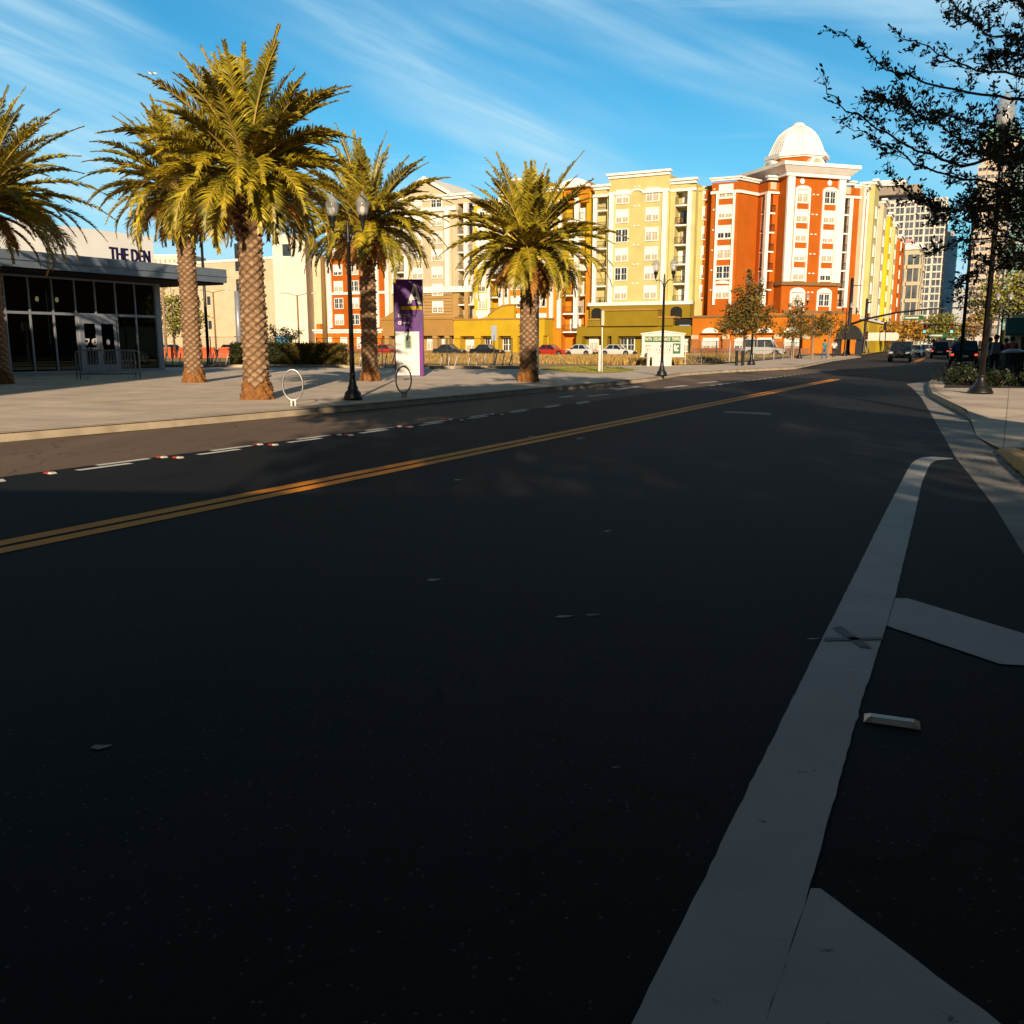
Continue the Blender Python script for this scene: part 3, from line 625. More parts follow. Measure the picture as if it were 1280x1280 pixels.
for x, w_ in ((34.3, 2.4), (38.6, 1.6), (42.2, 2.2), (46.0, 2.2)):
    b.win(x, .2, w_, 2.2, -3.0, False)
    g = b.raw('arch', 'white'); g.prof([(x - w_ / 2, 3.1)] + [(x + w_ / 2 * math.cos(t * math.pi / 8), 3.1 + .75 * math.sin(t * math.pi / 8)) for t in range(8, -1, -1)], -3.75, -3.6)
b.box('podium', 'brick', 31.7, 48.4, -3.68, -3.62, 0, .9)
# diagonal face from (33.3,138.4) to g 79.3
a0 = Vector(p_2) + Vector((.446 * -.7 * 1, .0)) * 0; A = Vector(gm(79.3, -122.3)); P2 = Vector(sline(36.95)) + Vector((-.446, -.895)) * .7
ang = math.atan2((A - P2).y, (A - P2).x); LL = (A - P2).length
b.frame(P2, ang); b.box('wall', 'red', 0, LL, .01, 8, 0, 24.6); b.box('band', 'white', 0, LL, -.25, .01, 23.0, 23.4); cornice(b, .35, LL, 25.3, 0, d=.3, h=.5)
# balcony bay in front of it, left flank open
FR = (gm(0, -119.8))
b.frame(gm(79.3, -119.8), GA)
b.box('wall', 'red', .9, 1.9, 0, 6, 7.2, 24.6); b.box('wall', 'red', -.0, .9, 1.6, 6, 7.2, 24.6); b.box('wall', 'red', 0, 1.9, 0, 6, 0, 7.2)
b.box('wall', 'red', -.05, 1.9, -.05, 2.6, 23.2, 24.6); cornice(b, 0, 1.9, 25.5, 0, d=.4, h=.6); b.box('band', 'white', -.2, 1.9, -.25, 2.6, 23.0, 23.3); b.box('column', 'white', -.25, .3, -.25, .35, 7.0, 23.0)
b.box('relief_panel', 'cream', .3, 1.3, -.12, -.05, 23.6, 24.6)
for k in range(5):
    z = 10.2 + 2.72 * k; b.balcony(.0, 1.3, z - .7, -.15, 1.6); b.win(.55, z - .3, .9, 2.0, 1.58, True)
# tower front
TW = 9.9; g0 = 81.1
b.frame(gm(g0, -117.9), GA)
b.box('wall', 'red', 0, TW, 0, TW, 10.2, 25.3); b.box('wall', 'red', 0, TW, -.0, TW, 0, 10.0)
b.box('ledge', 'brown', -.25, TW + .25, -.35, TW, 10.0, 10.5); b.box('ledge', 'brown', 0.2, TW + 1.0, -.6, .0, 5.9, 6.4)
b.box('podium', 'orange', -3.5, TW + 3.2, -1.4, .0, 0, 5.9)
for x in (0, TW - 1.15): b.box('pilaster', 'white', x, x + 1.15, -.4, 0, 10.5, 25.2)
for x0 in (1.45, 6.15):
    b.box('pilaster', 'white', x0, x0 + .3, -.22, 0, 10.5, 23.5); b.box('pilaster', 'white', x0 + 2.35, x0 + 2.6, -.22, 0, 10.5, 23.5)
    g = b.raw('arch', 'white'); g.prof([(x0, 23.5)] + [(x0 + 1.3 + 1.3 * math.cos(t * math.pi / 10), 23.5 + .55 * math.sin(t * math.pi / 10)) for t in range(10, -1, -1)], -.24, 0)
    for k in range(5):
        z = 10.7 + 2.74 * k; b.win(x0 + 1.3, z, 2.0, 1.85, 0, (k == 4 and x0 > 5)); b.box('spandrel_trim', 'white', x0 + .3, x0 + 2.3, -.12, 0, z - .08, z)
    b.win(x0 + 1.3, 7.0, 2.0, 1.9, 0, x0 > 5)
    g = b.raw('arch', 'white'); g.prof([(x0, 9.0)] + [(x0 + 1.3 + 1.3 * math.cos(t * math.pi / 10), 9.0 + .7 * math.sin(t * math.pi / 10)) for t in range(10, -1, -1)], -.16, 0)
    for q in (x0, x0 + 2.35): b.box('spandrel_trim', 'white', q, q + .25, -.16, 0, 4.6 + .3, 9.0)
    cx = x0 + 1.1
    g = b.raw('medallion', 'white'); g.prof([(cx + .38 * math.cos(t * math.pi / 8), 24.62 + .38 * math.sin(t * math.pi / 8)) for t in range(16)][::-1], -.12, 0)
for k in range(7): panel_lights(b, 4.95, 8.9 + 2.78 * k if k else 8.95)
b.box('cornice', 'white', -.5, TW + .5, -.6, TW + .5, 25.2, 25.7)
g = b.raw('cornice', 'white')
def frus(g, c, s0, s1, z0, z1):
    g.add([(c[0] - s0, c[1] - s0, z0), (c[0] + s0, c[1] - s0, z0), (c[0] + s0, c[1] + s0, z0), (c[0] - s0, c[1] + s0, z0), (c[0] - s1, c[1] - s1, z1), (c[0] + s1, c[1] - s1, z1), (c[0] + s1, c[1] + s1, z1), (c[0] - s1, c[1] + s1, z1)],
          [(0, 3, 2, 1), (4, 5, 6, 7), (0, 1, 5, 4), (1, 2, 6, 5), (2, 3, 7, 6), (3, 0, 4, 7)])
cc = (TW / 2, TW / 2); frus(g, cc, TW / 2 + .7, TW / 2 + 1.5, 25.7, 26.5); frus(g, cc, TW / 2 + 1.6, TW / 2 + 1.6, 26.5, 27.0)
def octo(r, rot=22.5): return [(cc[0] + r * math.cos(R(45 * k + rot)), cc[1] + r * math.sin(R(45 * k + rot))) for k in range(8)]
g = b.raw('drum', 'red'); g.prism(octo(4.25), 27.0, 28.4)
g = b.raw('drum_cornice', 'white'); g.prism(octo(4.5), 28.3, 28.5); g.prism(octo(4.75), 28.5, 29.0)
g = b.raw('dome', 'white'); rings = [(4.2, 29.0), (4.05, 29.4), (3.45, 30.8), (2.85, 31.9), (1.95, 32.7), (1.05, 33.2), (.95, 33.5), (.6, 33.75), (.1, 33.85)]
vs = []
for r, z in rings: vs += [(x, y, z) for x, y in octo(r)]
g.add(vs, [(i * 8 + k, i * 8 + (k + 1) % 8, (i + 1) * 8 + (k + 1) % 8, (i + 1) * 8 + k) for i in range(len(rings) - 1) for k in range(8)])
g = b.raw('dome_rib', 'white')
for k in range(8):
    for j in range(5):
        pp = []
        for r, z in rings[:6]:
            o8 = octo(r + .03); q0 = Vector(o8[k]); q1 = Vector(o8[(k + 1) % 8]); q = q0.lerp(q1, j / 5); pp.append((q.x, q.y, z))
        g.tube(pp, .028 if j else .07, 4, False)
for k in range(0, 8, 2):   # half round dormers on the drum
    a_ = R(45 * k); c_ = (cc[0] + 4.1 * math.cos(a_), cc[1] + 4.1 * math.sin(a_))
    d = MB(); d.prof([(-1.3, 0)] + [(1.3 * math.cos(t * math.pi / 8), 1.25 * math.sin(t * math.pi / 8)) for t in range(8, -1, -1)], -.9, .4)
    q = b.W(*c_); o = d.build('dormer', 'white', b.t, (q[0], q[1], 27.0), b.ang + a_ + R(90))
    d = MB(); d.prof([(-.8, .15)] + [(.8 * math.cos(t * math.pi / 8), .15 + .8 * math.sin(t * math.pi / 8)) for t in range(8, -1, -1)], -.95, -.88); d.build('louver', 'pane', o)
# right balcony bay and end wall
b.frame(gm(g0 + TW, -119.8), GA)
b.box('wall', 'red', 0, .8, .9, 6, 7.2, 24.4); b.box('wall', 'red', .8, 2.6, 1.9, 6, 7.2, 23.2); b.box('wall', 'red', 0, 3.2, .0, 6, 0, 7.2); b.box('wall', 'red', 3.2, 5.6, -.1, 6, 0, 24.6)
b.box('wall', 'red', 0, 3.2, 0, 2, 23.2, 24.6); b.box('column', 'white', 2.5, 3.1, -.25, .3, 7.0, 23.2); b.box('band', 'white', 0, 5.7, -.3, .0, 23.0, 23.35); cornice(b, 0.1, 3.2, 25.5, 0, d=.4, h=.6); cornice(b, 3.3, 5.5, 25.0, -.1, d=.25, h=.5)
b.box('relief_panel', 'cream', .4, 2.6, -.1, 0, 23.6, 24.6)
for k in range(6): b.balcony(.3, 2.5, 7.1 + 2.72 * k, -.1, 1.9)
b.done()
# F: blocks along the street side
RA = math.atan2(math.cos(TH), math.sin(TH))
corner = Vector((52.9, 143.4)); ud = Vector((math.sin(TH), math.cos(TH)))
specs = [('cream', 'pale', 0, 17, 24.9, 'cream and white apartment block beside the corner tower, running down the street', 'yellow'),
         ('cream', 'cream', 17, 31, 24.2, 'tan apartment block with white bays, second from the corner tower down the street', 'gold'),
         ('yellow', 'yellow', 31, 43, 23.6, 'bright yellow apartment block, third from the corner tower down the street', 'yellow'),
         ('pale', 'pale', 43, 57, 23.2, 'pale yellow apartment block with rounded parapet, fourth down the street from the tower', 'yellow'),
         ('pale', 'red', 57, 72, 22.4, 'apartment block with the burnt orange end wall, farthest down the street', 'amber')]
for i, (m1_, m2_, s0_, s1_, zt, lab, low) in enumerate(specs):
    p0 = corner + ud * s0_; b = Block('apartment_block', lab, (p0.x, p0.y)); b.frame((p0.x, p0.y), RA); LN = s1_ - s0_
    b.box('wall', m1_, 0.01, LN - .01, 0, 12, 5.5, zt); b.box('base_wall', low, 0.01, LN - .01, -.4, 12, 0, 5.5); b.box('ledge', 'white', 0, LN, -.7, 0, 5.3, 5.8)
    b.box('bay', m2_, LN * .30, LN * .70, -1.0, 0, 5.8, zt + .9); cornice(b, LN * .3, LN * .7, zt + 1.6, -1.0); cornice(b, 0.3, LN * .3 - .4, zt + .5); cornice(b, LN * .7 + .4, LN - .3, zt + .5)
    pilasters(b, (.3, LN * .3 - .7, LN * .7 + .1, LN - 1.0), .5, 5.8, zt - .3, -.25)
    b.box('band', 'white', 0.02, LN - .02, -.15, 0, 13.2, 13.7)
    for k in range(6):
        z = 6.4 + 2.9 * k
        for x in (LN * .15, LN * .5, LN * .85): b.win(x, z, 1.7, 1.9, -1.0 if .3 < x / LN < .7 else 0)
        pass
    if i == 4: b.box('wall', 'red', LN, LN + .5, -1.2, 12, 0, zt + .6); b.box('bay', 'red', LN * .74, LN, -1.2, 0, 5.8, zt + .6)
    b.done()
# ------------------------------------------------------------------ far towers
def tower(name, label, p0, ang, wf, dep, h, wallm, bays, floors, glassm, inset=.25, slab=.55, sidebays=3, cap=None, z0=4, sidem=None):
    """upright slab: front with vertical glazed bays, floor slabs crossing them; the street side likewise"""
    t = thing(name, label, 'tower building', (p0[0], p0[1], 0), ang); mb = MB(); mb.box(0, wf, 0, dep, 0, h); mb.build('wall', wallm, t)
    fh = (h - z0) / floors
    def side(L_, n, tr):
        bw = L_ / n
        for i in range(n):
            g = MB(); g.box(bw * i + bw * .11, bw * (i + 1) - bw * .11, -.10, .0, z0, h - 1.2); o = g.build('window_bay', glassm, t); place(o, tr)
            s = MB()
            for k in range(floors): s.box(bw * i + bw * .08, bw * (i + 1) - bw * .08, -.38 if i % 2 else -.2, -.0, z0 + fh * k - slab / 2, z0 + fh * k + slab / 2)
            s.box(bw * (i + .5) - .12, bw * (i + .5) + .12, -.22, -.02, z0 + .3, h - 1.3)
            q = s.build('floor_slabs', sidem or wallm, o)
    def place(o, tr): o.location = tr[0]; o.rotation_euler = (0, 0, tr[1])
    side(wf, bays, ((0, 0, 0), 0)); side(dep, sidebays, ((wf, 0, 0), R(90)))
    if cap: cap(t)
    return t
M['towerwhite'] = mat('pale_precast', (.66, .60, .51), .8, .06, .1); M['towerglass'] = mat('blue_grey_glazing', (.10, .11, .12), .12, .6, .35, spec=.9)
M['tan'] = mat('pink_tan_stone', (.58, .45, .34), .8, .06, .1); M['greenglass'] = mat('green_curtain_wall', (.16, .30, .24), .12, .2, .2, spec=.8)
M['bluewall'] = mat('deep_blue_curtain_wall', (.010, .035, .075), .08, .3, .15, spec=.9); M['copper'] = mat('green_copper_roof', (.22, .42, .30), .6, .1, .2)
M['palegrey'] = mat('pale_grey_facade', (.46, .47, .47), .8, .05, .1); M['cap'] = mat('taupe_penthouse', (.30, .24, .19), .8, .1, .2)
def cap1(t):
    m_ = MB(); m_.box(2, 16, 4, 20, 53.0, 55.2); m_.build('penthouse_glass', 'towerglass', t)
    m_ = MB(); m_.box(-1, 18, 1, 22, 55.2, 58.3); m_.build('penthouse', 'cap', t); m_ = MB(); m_.box(-2.5, 13, .2, 22, 58.3, 60.3); m_.build('roof_screen', 'white', t)
# measured: left edge px 1076 and corner px 1149 at about 330 m, roof py 234
D1 = 335; a0 = at(1070, 352); tower('condo_tower', 'tall pale condominium tower with columns of dark windows, behind the street blocks', a0, EA, 27.5, 22, 53 , 'towerwhite', 8, 19, 'towerglass', sidebays=5, cap=cap1)
a0 = at(1108, 236); t = tower('office_building', 'mid-height cream office building with glazed grid in front of the condominium tower', a0, EA, 6.5, 18, 24.5, 'cream', 2, 5, 'towerglass', sidebays=2, slab=.9)
mb = MB(); mb.box(-.3, 6.8, -.4, 18, 24.5, 26.0); mb.build('parapet', 'white', t)
a0 = at(1140, 430); tower('blue_glass_tower', 'dark blue glass tower rising right of the condominium tower', a0, EA, 15, 24, 49, 'bluewall', 4, 16, 'bluewall', slab=.3, sidebays=4)
a0 = at(1158, 520); tower('pale_far_tower', 'slim pale tower with dark floor lines just behind the blue glass tower', a0, EA, 9.5, 16, 62, 'palegrey', 2, 22, 'towerglass', slab=1.2, sidebays=3)
a0 = at(1172, 700); tower('white_far_block', 'small plain white block low on the skyline at the end of the street', a0, EA, 16, 20, 42, 'palegrey', 4, 10, 'palegrey', sidebays=2)
def cap2(t):
    m_ = MB(); c = (9, 12); s_ = 9.5
    m_.add([(c[0] - s_, c[1] - s_, 92), (c[0] + s_, c[1] - s_, 92), (c[0] + s_, c[1] + s_, 92), (c[0] - s_, c[1] + s_, 92), (c[0], c[1], 108)], [(0, 3, 2, 1), (0, 1, 4), (1, 2, 4), (2, 3, 4), (3, 0, 4)]); m_.build('roof', 'copper', t)
    m_ = MB(); m_.box(1.5, 16, 1.0, 23, 82, 92); m_.build('crown_storey', 'tan', t)
a0 = at(1203, 440); tower('pyramid_roof_tower', 'tall tan stone tower with a green pyramid roof above the right-hand trees', a0, EA, 18.5, 26, 82, 'tan', 5, 22, 'towerglass', slab=1.9, sidebays=5, cap=cap2)
a0 = at(1247, 300); tower('green_glass_tower', 'green glass and white office tower at the right edge behind the oak leaves', a0, EA, 34, 30, 58, 'palegrey', 7, 15, 'greenglass', slab=.4, sidebays=3)
a0 = at(1232, 560); tower('flat_top_tower', 'pale flat-topped tower beyond the green glass tower at the right', a0, EA, 36, 30, 106, 'towerwhite', 7, 26, 'greenglass', slab=.9, sidebays=3)
a0 = at(1150, 260)
# sky bridge and white kiosk roof at the end of the street
t = thing('elevated_roadway', 'dark elevated roadway crossing the far end of the street', 'bridge', (*at(1182, 420), 0), EA); mb = MB(); mb.box(-3, 26, 0, 12, 6.0, 8.0); mb.build('deck', 'cap', t); mb = MB(); [mb.box(x, x + 1.2, 2, 4, 0, 6) for x in (0, 12, 24)]; mb.build('piers', 'palegrey', t)

# left background: white campus buildings
def flatbuild(name, label, a, bpt, h, dep, m, wins, wm='paned', band=None, z0=0):
    a = Vector(a); bpt = Vector(bpt); ang = math.atan2((bpt - a).y, (bpt - a).x); ln = (bpt - a).length
    t = thing(name, label, 'building', (a.x, a.y, 0), ang); mb = MB(); mb.box(0, ln, 0, dep, 0, h); mb.build('wall', m, t)
    mb = MB(); mb.box(-.1, ln + .1, -.15, dep, h, h + .5); mb.build('parapet', 'white', t)
    for (x, z, w_, hh) in wins:
        f = MB(); f.box(x, x + w_, -.08, 0, z, z + hh); o = f.build('window', wm, t); f = MB(); f.box(x - .1, x + w_ + .1, -.14, .0, z - .15, z); f.build('sill', 'white', o)
    return t
M['tealglass'] = mat('teal_strip_window', (.06, .20, .16), .1, .2, .4, spec=.8)
M['warmwhite'] = stucco('warm_white_stucco', (.70, .62, .50)); M['sand'] = stucco('sand_stucco', (.62, .50, .33))
w_ = [(10.5 + 3.3 * i, 4.5 + 5.0 * k, .9, 1.8) for i in range(3) for k in range(3)] + [(26 + 2.4 * i, 2.0 + 7 * k, 1.0, 5.5) for i in range(2) for k in range(3)]
flatbuild('campus_building', 'long sand coloured campus building with small square windows behind the lamp poles', at(196, 205), at(347, 186), 18.0, 16, 'sand', w_)
t = flatbuild('stair_hall', 'tall blank white hall between the campus building and burnt orange block', at(346, 178), at(386, 178), 21.3, 12, 'warmwhite', [(1.9, 17.8, 1.6, 2.2)])
flatbuild('link_building', 'lower greyish white building joining the white hall to the burnt orange block', at(385, 184), at(432, 184), 18.0, 10, 'sand', [])
w_ = [(1.2 + 1.5 * i, 24.5, .6, 3.6) for i in range(7)] + [(1.2 + 1.5 * i, 18, .6, 3.6) for i in range(7)]
flatbuild('far_slab_building', 'distant white slab with narrow windows just above the canopy', at(196, 300), at(246, 300), 29.0, 14, 'warmwhite', w_, 'pane')

# ------------------------------------------------------------------ glass-walled shop with deep canopy
glass = bpy.data.materials.new('storefront_glass'); glass.use_nodes = True
_t = glass.node_tree; _n = _t.nodes; _l = _t.links; _n.remove(_n['Principled BSDF'])
_gl = _n.new('ShaderNodeBsdfGlossy'); _gl.inputs['Roughness'].default_value = .015; _gl.inputs[0].default_value = (.8, .9, .85, 1)
_tr = _n.new('ShaderNodeBsdfTransparent'); _tr.inputs[0].default_value = (.15, .18, .165, 1); _mx = _n.new('ShaderNodeMixShader'); _fr = _n.new('ShaderNodeFresnel'); _fr.inputs[0].default_value = 1.5
_l.new(_fr.outputs[0], _mx.inputs[0]); _l.new(_tr.outputs[0], _mx.inputs[1]); _l.new(_gl.outputs[0], _mx.inputs[2]); _l.new(_mx.outputs[0], _n['Material Output'].inputs[0]); M['glass'] = glass
A29 = math.atan2(U[1], U[0])
gp0 = Vector((-18.85, 49.5)) - Vector(U) * 22          # glass line runs 22 m back to the left, frame x along it
t = thing('glass_storefront', 'single-storey glass-walled shop with a deep flat canopy at the left', 'shop building', (gp0.x, gp0.y, HS), A29)
GW = 22.0; GH = 4.62 - HS
def bx(name, m, x0, x1, y0, y1, z0, z1, par=t): mb = MB(); mb.box(x0, x1, y0, y1, z0, z1); return mb.build(name, m, par)
# columns of mullions measured on the photograph
D_of = lambda px: None
def xs_of(px):
    k = (px - 640) / 1159.0; g1 = Vector((-18.85, 49.5)); return 22 + (k * g1.y - g1.x) / (U[0] - k * U[1])
mx_ = [xs_of(p) for p in (-60, -32, -10, 10, 40.5, 69.6, 97.5, 122.5, 147.7, 171.8)] + [GW - .12]
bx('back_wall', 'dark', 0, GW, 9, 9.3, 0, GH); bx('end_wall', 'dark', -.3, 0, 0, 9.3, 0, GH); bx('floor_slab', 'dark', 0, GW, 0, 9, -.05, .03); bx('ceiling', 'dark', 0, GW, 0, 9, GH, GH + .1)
prev = 0
for i, x in enumerate(mx_):
    bx('mullion', 'alu', x - .04, x + .04, -.07, .07, 0, GH)
    for (z0, z1) in ((.08, 2.72), (2.84, GH - .02)):
        if x - prev > .3 and not (z0 < 1 and 107 < 0): bx('glass_pane', 'glass', prev + .05, x - .05, -.012, .012, z0, z1)
    prev = x
bx('transom', 'alu', 0, GW, -.075, .075, 2.72, 2.84); bx('sill_rail', 'alu', 0, GW, -.075, .075, 0, .1); bx('head_rail', 'alu', 0, GW, -.075, .075, GH - .1, GH)
bx('corner_post', 'alu', GW - .1, GW + .22, -.1, .25, 0, GH)
bx('end_glass', 'glass', GW + .02, GW + .05, .3, 9, 0, GH)
xa, xb, xc = xs_of(101), xs_of(122.5), xs_of(145)
dr = bx('door_frame', 'alu', xa - .1, xa, -.14, .06, 0, 2.72); bx('head', 'alu', xa, xc + .1, -.14, .06, 2.55, 2.72, dr)
for q0, q1, mk in ((xa, xb, 1), (xb, xc, 0)):
    d = MB(); s_ = .16
    d.box(q0, q0 + s_, -.13, -.05, .02, 2.55); d.box(q1 - s_, q1, -.13, -.05, .02, 2.55); d.box(q0 + s_, q1 - s_, -.13, -.05, 2.35, 2.55); d.box(q0 + s_, q1 - s_, -.13, -.05, .02, .35)
    o = d.build('door', 'alu', t); bx('handle', 'steel', q1 - .14 if mk else q0 + .08, q1 - .08 if mk else q0 + .14, -.2, -.16, .9, 1.3, o); bx('door_glass', 'glass', q0 + s_, q1 - s_, -.1, -.08, .35, 2.35, o)
    if mk:
        c = (q0 + q1) / 2; e = MB()
        e.prof([(c - .42, 1.62), (c - .42, 1.5), (c - .24, 1.28), (c - .06, 1.5), (c - .06, 1.62)], -.108, -.104); e.prof([(c + .24 + .18 * math.cos(k * math.pi / 8), 1.47 + .17 * math.sin(k * math.pi / 8)) for k in range(16)][::-1], -.108, -.104); e.build('door_badge', 'paintwhite', o)
        e = MB(); e.prof([(c - .24 + .09 * math.cos(k * math.pi / 6), 1.5 + .08 * math.sin(k * math.pi / 6)) for k in range(12)][::-1], -.112, -.109); e.prof([(c + .24 - .05, 1.4), (c + .24 + .05, 1.4), (c + .24 + .02, 1.6), (c + .24 - .02, 1.6)], -.112, -.109); e.build('door_badge', 'rail', o)
        link('door_lettering', text_mesh('THE DEN', .2, .002), 'paintwhite', o, (c, -.106, 1.05))
    else:
        c = (q0 + q1) / 2; e = MB(); e.prof([(c + .1 * math.cos(k * math.pi / 6), 1.45 + .15 * math.sin(k * math.pi / 6)) for k in range(12)][::-1], -.108, -.104); e.build('door_badge', 'alu', o)
# canopy: fascia runs 2.9 m in front of the glass and past its corner
cx0 = Vector((-21.5, 39.0)); rel = cx0 - gp0; cxs = rel.dot(Vector(U)); cys = -(rel.dot(Vector(V)))
bx('canopy', 'fascia', -2, cxs + 13.0 - .0, cys, 11, 4.72 - HS, 5.42 - HS); bx('canopy_drip', 'fascia', -2, cxs + 13.04, cys - .05, 11.0, 5.02 - HS, 5.06 - HS)
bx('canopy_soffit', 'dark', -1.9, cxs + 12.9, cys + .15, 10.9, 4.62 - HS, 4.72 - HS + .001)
bx('sign_wall', 'white', -2, GW + 1.45, 1.6, 2.2, 5.42 - HS, 7.1)
def txs(px, yo):
    k = (px - 640) / 1159.0; gx, gy = -18.85 - U[1] * 0 - V[0] * yo * 1.0, 49.5 - V[1] * yo
    return 22 + (k * gy - gx) / (U[0] - k * U[1])
le = link('sign_lettering', text_mesh('THE DEN', .84, .05, .012), mat('dark_purple_letter', (.015, .006, .05), .4, .05), t, (txs(171.5, cys + .45), cys + .45, 5.43 - HS)); le.scale = ((txs(196, cys + .45) - txs(147, cys + .45)) / max(.1, le.dimensions.x), 1, 1); le['label'] = 'dark purple raised letters reading THE DEN'
for px, yy, z in ((82, 3.0, 3.55), (107, 3.0, 3.55), (30, 4.5, 3.6), (58, 5, 3.7), (75, 5.5, 4.1)):
    x = xs_of(px) + .8; mb = MB(); mb.lathe([(.02, .16), (.07, .1), (.085, 0), (.06, -.07), (.01, -.1)], (x, yy, z), 10); o = mb.build('pendant_bulb', mat('warm_bulb', (1, .8, .5), .5, .01, emis=((1, .72, .36), 5)), t); mb = MB(); mb.tube([(x, yy, z + .15), (x, yy, GH)], .012, 5); mb.build('cord', 'rail', o)
t = thing('ceiling_beam', 'x', 'x') if 0 else None

# ------------------------------------------------------------------ palms
def palm_trunk(h, r, seed):
    rg = random.Random(seed); seg = 64; rows = int(h / .035); vs = []; cols = []; fs = []
    NA = 7; ph = .205
    for i in range(rows + 1):
        z = h * i / rows; f = z / h
        rr = r * (1.0 - .10 * f) if z > .5 else r * (1.0 + .38 * (1 - (z / .5)) ** .7)
        if f > .78: rr = r * (.90 + .30 * (f - .78) / .22)
        for k in range(seg):
            th = 2 * math.pi * k / seg
            u_ = NA * th / (2 * math.pi) + .15 * math.sin(z * 1.3); v_ = z / ph
            a_ = (u_ + v_) % 1 - .5; b_ = (u_ - v_) % 1 - .5
            hh_ = math.sin(math.floor(u_ + v_) * 12.9898 + math.floor(u_ - v_) * 78.233 + seed) * 43758.5; hh_ -= math.floor(hh_)
            edge_ = 1 - max(abs(a_), abs(b_)) * 2            # 0 at the scar edge, 1 in its middle
            bump_ = min(1, edge_ * 1.5) ** .8; low = -(a_ - b_) * 1.0          # scars jut at their lower lip
            d = (.035 + .065 * hh_) * bump_ * (.62 + 1.25 * max(-.5, min(.5, low))) + rg.uniform(-.006, .006)
            c = min(1, edge_ * 2.1 * (1 + .5 * max(-1, min(1, low * 2))))  # dark fibre gaps, widened to put shade beneath each scar into the colour
            c *= .55 + .45 * hh_
            if z < .42 + .12 * math.sin(th * 3 + seed) + .05 * math.sin(th * 11): d = rg.uniform(-.035, .04) + .03 * math.sin(th * 9 + z * 13); c = -1 + .5 * rg.random()
            if f > .80: d *= 1.9
            vs.append(((rr + d) * math.cos(th), (rr + d) * math.sin(th), z)); cols.append(c if f < .8 or c < 0 else c * .55)
    for i in range(rows):
        for k in range(seg): fs.append((i * seg + k, i * seg + (k + 1) % seg, (i + 1) * seg + (k + 1) % seg, (i + 1) * seg + k))
    me = bpy.data.meshes.new('trunk'); me.from_pydata(vs, [], fs); me.update(); me.shade_smooth()
    at_ = me.attributes.new('scar', 'FLOAT', 'POINT'); at_.data.foreach_set('value', cols); return me
pm = bpy.data.materials.new('palm_trunk_scars'); pm.use_nodes = True; _t = pm.node_tree; _n = _t.nodes; _l = _t.links; _b = _n['Principled BSDF']; _b.inputs['Roughness'].default_value = .9
_a = _n.new('ShaderNodeAttribute'); _a.attribute_name = 'scar'; _r = _n.new('ShaderNodeValToRGB'); _mr = _n.new('ShaderNodeMapRange'); _mr.inputs[1].default_value = -1; _mr.inputs[2].default_value = 1
_l.new(_a.outputs['Fac'], _mr.inputs[0]); _l.new(_mr.outputs[0], _r.inputs[0]); e = _r.color_ramp.elements; e[0].position = 0; e[0].color = (.30, .12, .025, 1); e[1].position = .5; e[1].color = (.10, .045, .018, 1)
q = e.new(.72); q.color = (.25, .145, .07, 1); q = e.new(1.0); q.color = (.40, .26, .15, 1)
_no = _n.new('ShaderNodeTexNoise'); _no.inputs['Scale'].default_value = 14; _no.inputs['Detail'].default_value = 5; _tc = _n.new('ShaderNodeTexCoord'); _l.new(_tc.outputs['Object'], _no.inputs[0]); _m2 = _n.new('ShaderNodeMix'); _m2.data_type = 'RGBA'; _m2.blend_type = 'MULTIPLY'; _m2.inputs[0].default_value = 1
_mr2 = _n.new('ShaderNodeMapRange'); _mr2.inputs[1].default_value = .3; _mr2.inputs[2].default_value = .7; _mr2.inputs[3].default_value = .6; _mr2.inputs[4].default_value = 1.2; _l.new(_no.outputs[0], _mr2.inputs[0]); _l.new(_r.outputs[0], _m2.inputs[6]); _l.new(_mr2.outputs[0], _m2.inputs[7]); _l.new(_m2.outputs[2], _b.inputs['Base Color']); M['palmtrunk'] = pm
def frond(mb, rc, rg, top, az, el, Ln, droop, twist=0.0, wide=.42):
    """one feather: arching rachis with two ranks of narrow leaflets"""
    n = 15; p = Vector((top[0] + .16 * math.cos(az), top[1] + .16 * math.sin(az), top[2])); pts = [p.copy()]; e = el
    sway = rg.uniform(-.25, .25)
    for i in range(n):
        e -= droop / n * (.4 + 1.5 * i / n); a = az + sway * i / n
        p = p + Vector((math.cos(a) * math.cos(e), math.sin(a) * math.cos(e), math.sin(e))) * (Ln / n); pts.append(p.copy())
    rc.tube(pts, [.032 * (1 - .85 * i / n) + .004 for i in range(n + 1)], 4, False)
    for j in range(96):
        s_ = .08 + .92 * j / 95; q = s_ * n; i = min(int(q), n - 1); o = pts[i].lerp(pts[i + 1], q - i); d = (pts[i + 1] - pts[i]).normalized()
        side = d.cross(Vector((0, 0, 1)));
        if side.length < .05: side = Vector((-math.sin(az), math.cos(az), 0))
        side.normalize(); upv = side.cross(d).normalized()
        ln = wide * (math.sin(min(1, s_ * 1.15) * math.pi) ** .45 * .8 + .2) * rg.uniform(.8, 1.1)
        if s_ < .2: ln *= .5
        for sg in (-1, 1):
            v_ = (side * sg * rg.uniform(.55, .8) + d * rg.uniform(.6, .85) + upv * rg.uniform(.05, .45)).normalized()
            tip = o + v_ * ln; tip.z -= rg.uniform(.05, .30) * ln; w2 = d * .0195
            md = o + v_ * ln * .5; md.z += .01
            mb.add([tuple(o - w2), tuple(o + w2 * .6), tuple(md + w2 * 1.1), tuple(tip), tuple(md - w2 * 1.1)], [(0, 1, 2, 3, 4)])
